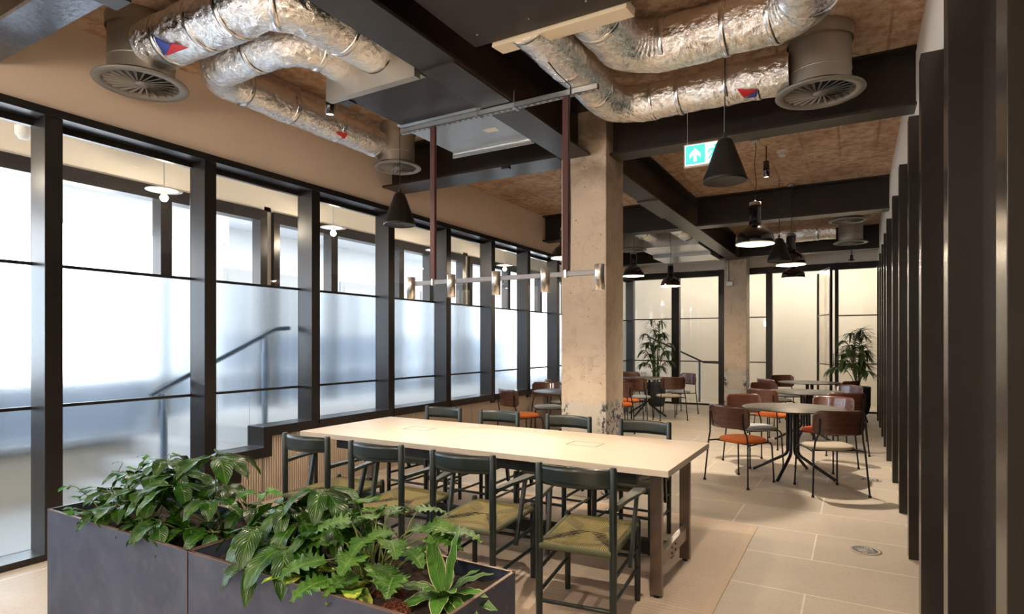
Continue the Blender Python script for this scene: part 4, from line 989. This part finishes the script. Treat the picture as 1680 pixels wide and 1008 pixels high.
random.seed(4); mb = MB(); st = MB(); stemto(st, (-2.30, 1.8, SZ), (-2.40, 1.8, .755), .003); whorl(mb, st, (-2.40, 1.8, .755), 6, .10, .02, .3, .8); mb.build('foliage', M['leafb'], t); st.build('stem', M['stem'], t)
t = thing('lobed_philodendron', 'lobed philodendron with ragged leaves on long stalks in the right planter box', 'plant', (-1.62, 1.70, SZ), group='plants in the steel planter boxes')
random.seed(21); mb = MB(); st = MB()
for (x, y, z, a, L) in ((-1.60, 1.80, .80, 1.3, .10), (-1.72, 1.72, .735, 2.6, .15), (-1.80, 1.62, .70, 3.2, .15), (-1.60, 1.68, .72, 4.9, .13), (-1.50, 1.80, .735, .6, .14), (-1.44, 1.82, .755, .1, .15), (-1.70, 1.55, .66, 4.2, .16), (-1.50, 1.64, .65, 5.4, .14), (-1.83, 1.78, .75, 2.4, .15), (-1.66, 1.84, .76, 1.8, .14), (-1.54, 1.74, .74, 4.4, .12), (-1.78, 1.56, .64, 3.7, .15), (-1.46, 1.72, .69, 5.9, .13), (-1.64, 1.76, .77, 3.4, .12), (-1.58, 1.6, .69, 5.0, .13), (-1.70, 1.8, .78, 2.0, .11), (-1.86, 1.70, .73, 2.9, .14), (-1.90, 1.80, .77, 2.6, .13), (-1.52, 1.86, .79, .9, .14), (-1.40, 1.78, .73, .2, .14), (-1.68, 1.66, .78, 4.0, .13), (-1.56, 1.56, .63, 4.6, .13), (-1.76, 1.84, .80, 2.3, .12), (-1.48, 1.66, .74, 5.6, .12), (-1.36, 1.84, .74, .4, .14), (-1.42, 1.62, .64, 5.2, .13), (-1.74, 1.66, .70, 3.9, .15), (-1.62, 1.50, .62, 4.4, .14), (-1.84, 1.86, .78, 2.2, .13)):
    b0 = (-1.62 + random.uniform(-.05, .05), 1.70 + random.uniform(-.05, .05), SZ); stemto(st, b0, (x, y, z), .0042, .02)
    leaf(mb, (x, y, z), (cos(a), sin(a), .25), L * 1.1, L * .5, .9, 'lobed', 24, .12, random.uniform(-.25, .25))
for k in range(26):
    a = random.random() * 6.28; r_ = random.uniform(.03, .09); stemto(st, (-1.62 + .03 * cos(a), 1.69 + .03 * sin(a), SZ), (-1.62 + r_ * cos(a) * 1.3, 1.70 + r_ * sin(a), random.uniform(.58, .68)), .003, .01)
mb.build('foliage', M['leafl'], t); st.build('stem', M['stem'], t)
t = thing('variegated_hosta', 'cream-edged upright leafy plant at the right end of the planter', 'plant', (-1.28, 1.72, SZ), group='plants in the steel planter boxes')
random.seed(31); mb = MB()
for (a, e, L, W, dr_) in ((1.2, 1.35, .235, .038, .10), (2.7, 1.15, .22, .034, .2), (0, .65, .19, .034, .8), (-.6, .45, .20, .036, 1.1), (.7, .75, .19, .034, .7), (3.4, .6, .18, .032, 1.0), (4.2, .5, .17, .032, 1.1), (5.2, .6, .18, .034, 1.0), (5.9, .35, .22, .038, .8), (2.1, .7, .18, .032, .9), (3.9, .85, .15, .03, .9), (4.8, .9, .14, .03, .8), (.3, 1.0, .17, .03, .7), (2.9, .3, .16, .03, 1.0), (5.6, .9, .16, .03, .9), (.1, .35, .21, .036, .7)):
    leaf(mb, (-1.28 + .012 * cos(a), 1.715 + .012 * sin(a), SZ + .02), (cos(a) * cos(e), sin(a) * cos(e), sin(e)), L, W, dr_, 'oval', 10, .14, random.uniform(-.2, .2))
mb.build('foliage', M['leafv'], t)
def low(x, y, label, seed, n=7, L=.12, W=.04):
    t = thing('pothos_plant', label, 'plant', (x, y, SZ), group='plants in the steel planter boxes'); random.seed(seed); mb = MB()
    for k in range(n):
        a = 2 * pi * k / n + random.uniform(-.3, .3); e = random.uniform(.2, .75)
        leaf(mb, (x, y, SZ + .05), (cos(a) * cos(e), sin(a) * cos(e), sin(e)), L * random.uniform(.8, 1.1), W * random.uniform(.8, 1.1), .9, 'heart', 8, .2, random.uniform(-.3, .3))
    mb.build('foliage', M['leafy'], t)
low(-1.80, 1.53, 'yellow-splashed low plant spilling over the front rim under the lobed plant', 41, 7, .15, .045)
low(-1.55, 1.53, 'small yellow-green low plant at the bottom edge of the picture in the planter', 42)
low(-2.86, 1.55, 'low pale-leaved plant under the foliage in the left planter box', 43, 6, .11, .03)
for (x, y, r_, lb) in ((-1.49, 1.66, .055, 'mound of red-brown planting bark beside the lobed plant'), (-1.37, 1.56, .05, 'smaller mound of red-brown planting bark near the front right corner')):
    b = MB(); rnd = random.Random(3)
    b.lathe([(r_, -.03), (r_ * .95, .0), (r_ * .7, .02), (r_ * .4, .03), (0, .035)], 20, (x, y, SZ))
    for k in range(420):
        a = rnd.random() * 6.28; q = sqrt(rnd.random()) * r_ * 1.1; h = SZ + .036 * (1 - (q / r_) ** 2 * .8) + rnd.uniform(-.004, .006); p_ = Vector((x + q * cos(a), y + q * sin(a), h)); d_ = Vector((rnd.uniform(-1, 1), rnd.uniform(-1, 1), rnd.uniform(-.6, .9))).normalized() * rnd.uniform(.004, .009)
        b.bar(p_ - d_, p_ + d_, .004, .003)
    tag(b.build('bark_mound', M['bark']), lb, 'planting bark')
# kentia palms in tall pots
def palm(x, y, pr, ph, H, label, seed, pl, legs=True, xmax=1):
    P = thing('plant_pot', pl, 'plant pot', (x, y, 0), group='tall charcoal plant pots')
    z0 = .14 if legs else 0
    MB().lathe([(0, z0), (pr * .62, z0), (pr * .82, z0 + .04), (pr * .97, z0 + .18), (pr, ph - .05), (pr, ph), (pr - .015, ph), (pr - .02, ph - .05), (0, ph - .05)], 36, (x, y, 0)).build('bowl', M['pot'], P)
    if legs:
        for k in range(3):
            a = k * 2 * pi / 3 + .4; MB().tube([(x + pr * .55 * cos(a), y + pr * .55 * sin(a), z0 + .02), (x + pr * .8 * cos(a), y + pr * .8 * sin(a), .004)], .012, 8).build('leg', M['tubeblk'], P)
    MB().disc(pr - .02, ph - .045, 28, (x, y)).build('soil', M['soil'], P)
    t = thing('kentia_palm', label, 'potted palm', (x, y, ph - .045), group='kentia palms in pots'); random.seed(seed); mb = MB(); st = MB()
    for k in range(19):
        a = k * 2.4 + random.uniform(-.3, .3); q_ = (k + .5) / 19; hh = ph + (H - ph) * (1 - .75 * q_ ** .9) * random.uniform(.9, 1.05); reach = random.uniform(.22, .36) * (.35 + .8 * q_ ** .6)
        ca = min(cos(a), xmax); sa_ = sin(a)
        p0_ = Vector((x + .035 * ca, y + .035 * sa_, ph - .045)); top = Vector((x + reach * .45 * ca, y + reach * .45 * sa_, hh + .16)); tip = Vector((x + reach * 1.25 * ca, y + reach * 1.25 * sa_, hh - .02)); pts = [p0_]
        for j in range(1, 15):
            s_ = j / 14; pts.append((1 - s_) ** 2 * p0_ + 2 * s_ * (1 - s_) * top + s_ * s_ * tip)
        st.tube(pts, [.008 * (1 - .75 * j / 14) for j in range(15)], 6, False)
        for j in range(6, 15):
            d = (pts[min(j + 1, 14)] - pts[j - 1]).normalized(); s_ = d.cross(Vector((0, 0, 1))); s_ = s_.normalized() if s_.length > .02 else Vector((1, 0, 0))
            for sg in (-1, 1):
                for sub in (0, .5):
                    bq = pts[j - 1].lerp(pts[j], sub)
                    leaf(mb, bq, d * .8 + s_ * sg * .75 + Vector((0, 0, random.uniform(-.15, .15))), random.uniform(.18, .29), .013, random.uniform(.6, 1.5), 'blade', 5, .3)
    mb.build('fronds', M['palm'], t); st.build('stem', M['stembrown'], t)
palm(-3.95, 13.45, .21, .55, 2.05, 'bushy kentia palm standing by the left half of the far glazing', 51, 'charcoal pot hidden behind the far left cafe chairs', False)
palm(.06, 12.55, .20, .66, 1.75, 'kentia palm beside the dark fins at the far right', 57, 'tall charcoal pot on thin legs beside the fins at the far right', True, .35)
# unseen globe lamps added behind the camera to brighten walls and ceiling
GP = None
for k, (x, y, lb) in enumerate(((-3.5, -1.0, 'added white fill globe unseen behind the camera on the window side'), (-1.6, -.4, 'added white fill globe unseen behind the camera in the middle of the room'), (.9, -1.6, 'added white fill globe unseen behind the camera on the right'))):
    if GP is None:
        GP = thing('fill_globe', lb, 'pendant lamp', (x, y, 2.5), group='added white fill globes behind the camera')
        MB().lathe([(0, .14)] + [(.14 * cos(a), .14 * sin(a)) for a in [radians(80 - 16 * q) for q in range(11)]] + [(0, -.14)], 28).build('globe', emit('fill_globe_glow', (1, .84, .66), 9), GP, world=False)
        MB().tube([(0, 0, .14), (0, 0, CZ - 2.5)], .005, 6).build('cord', M['cable'], GP, world=False)
    else: dup(GP, (x, y, 2.5), 0, lb)
    lamp('fill_globe_light', 'POINT', (x, y, 2.32), 44, (1, .83, .66), .14)
# warm fill of the lobby lamps beyond the far glazing
for x in (-4, -2.6, -1.2, 0): lamp('lobby_light', 'POINT', (x, 14.65, 3.1), 15, (1, .93, .82), .1)
# extra ceiling spots out of view, added as fill for the room and floor
for x, y in ((-3.6, .2), (-1.4, .2), (-3.6, -1.8), (-1.2, -1.8), (1.4, -1.5), (-.62, 2.2)):
    spotcyl(x, y, 3.33, 3.51, 'black cylinder ceiling spot behind the camera, %s' % {(-3.6, .2): 'left one', (-1.4, .2): 'middle one', (-3.6, -1.8): 'rear left one', (-1.2, -1.8): 'rear middle one', (1.4, -1.5): 'rear right one', (-.62, 2.2): 'one beside the brown air unit'}[(x, y)], 110 if x == -.62 else 60)
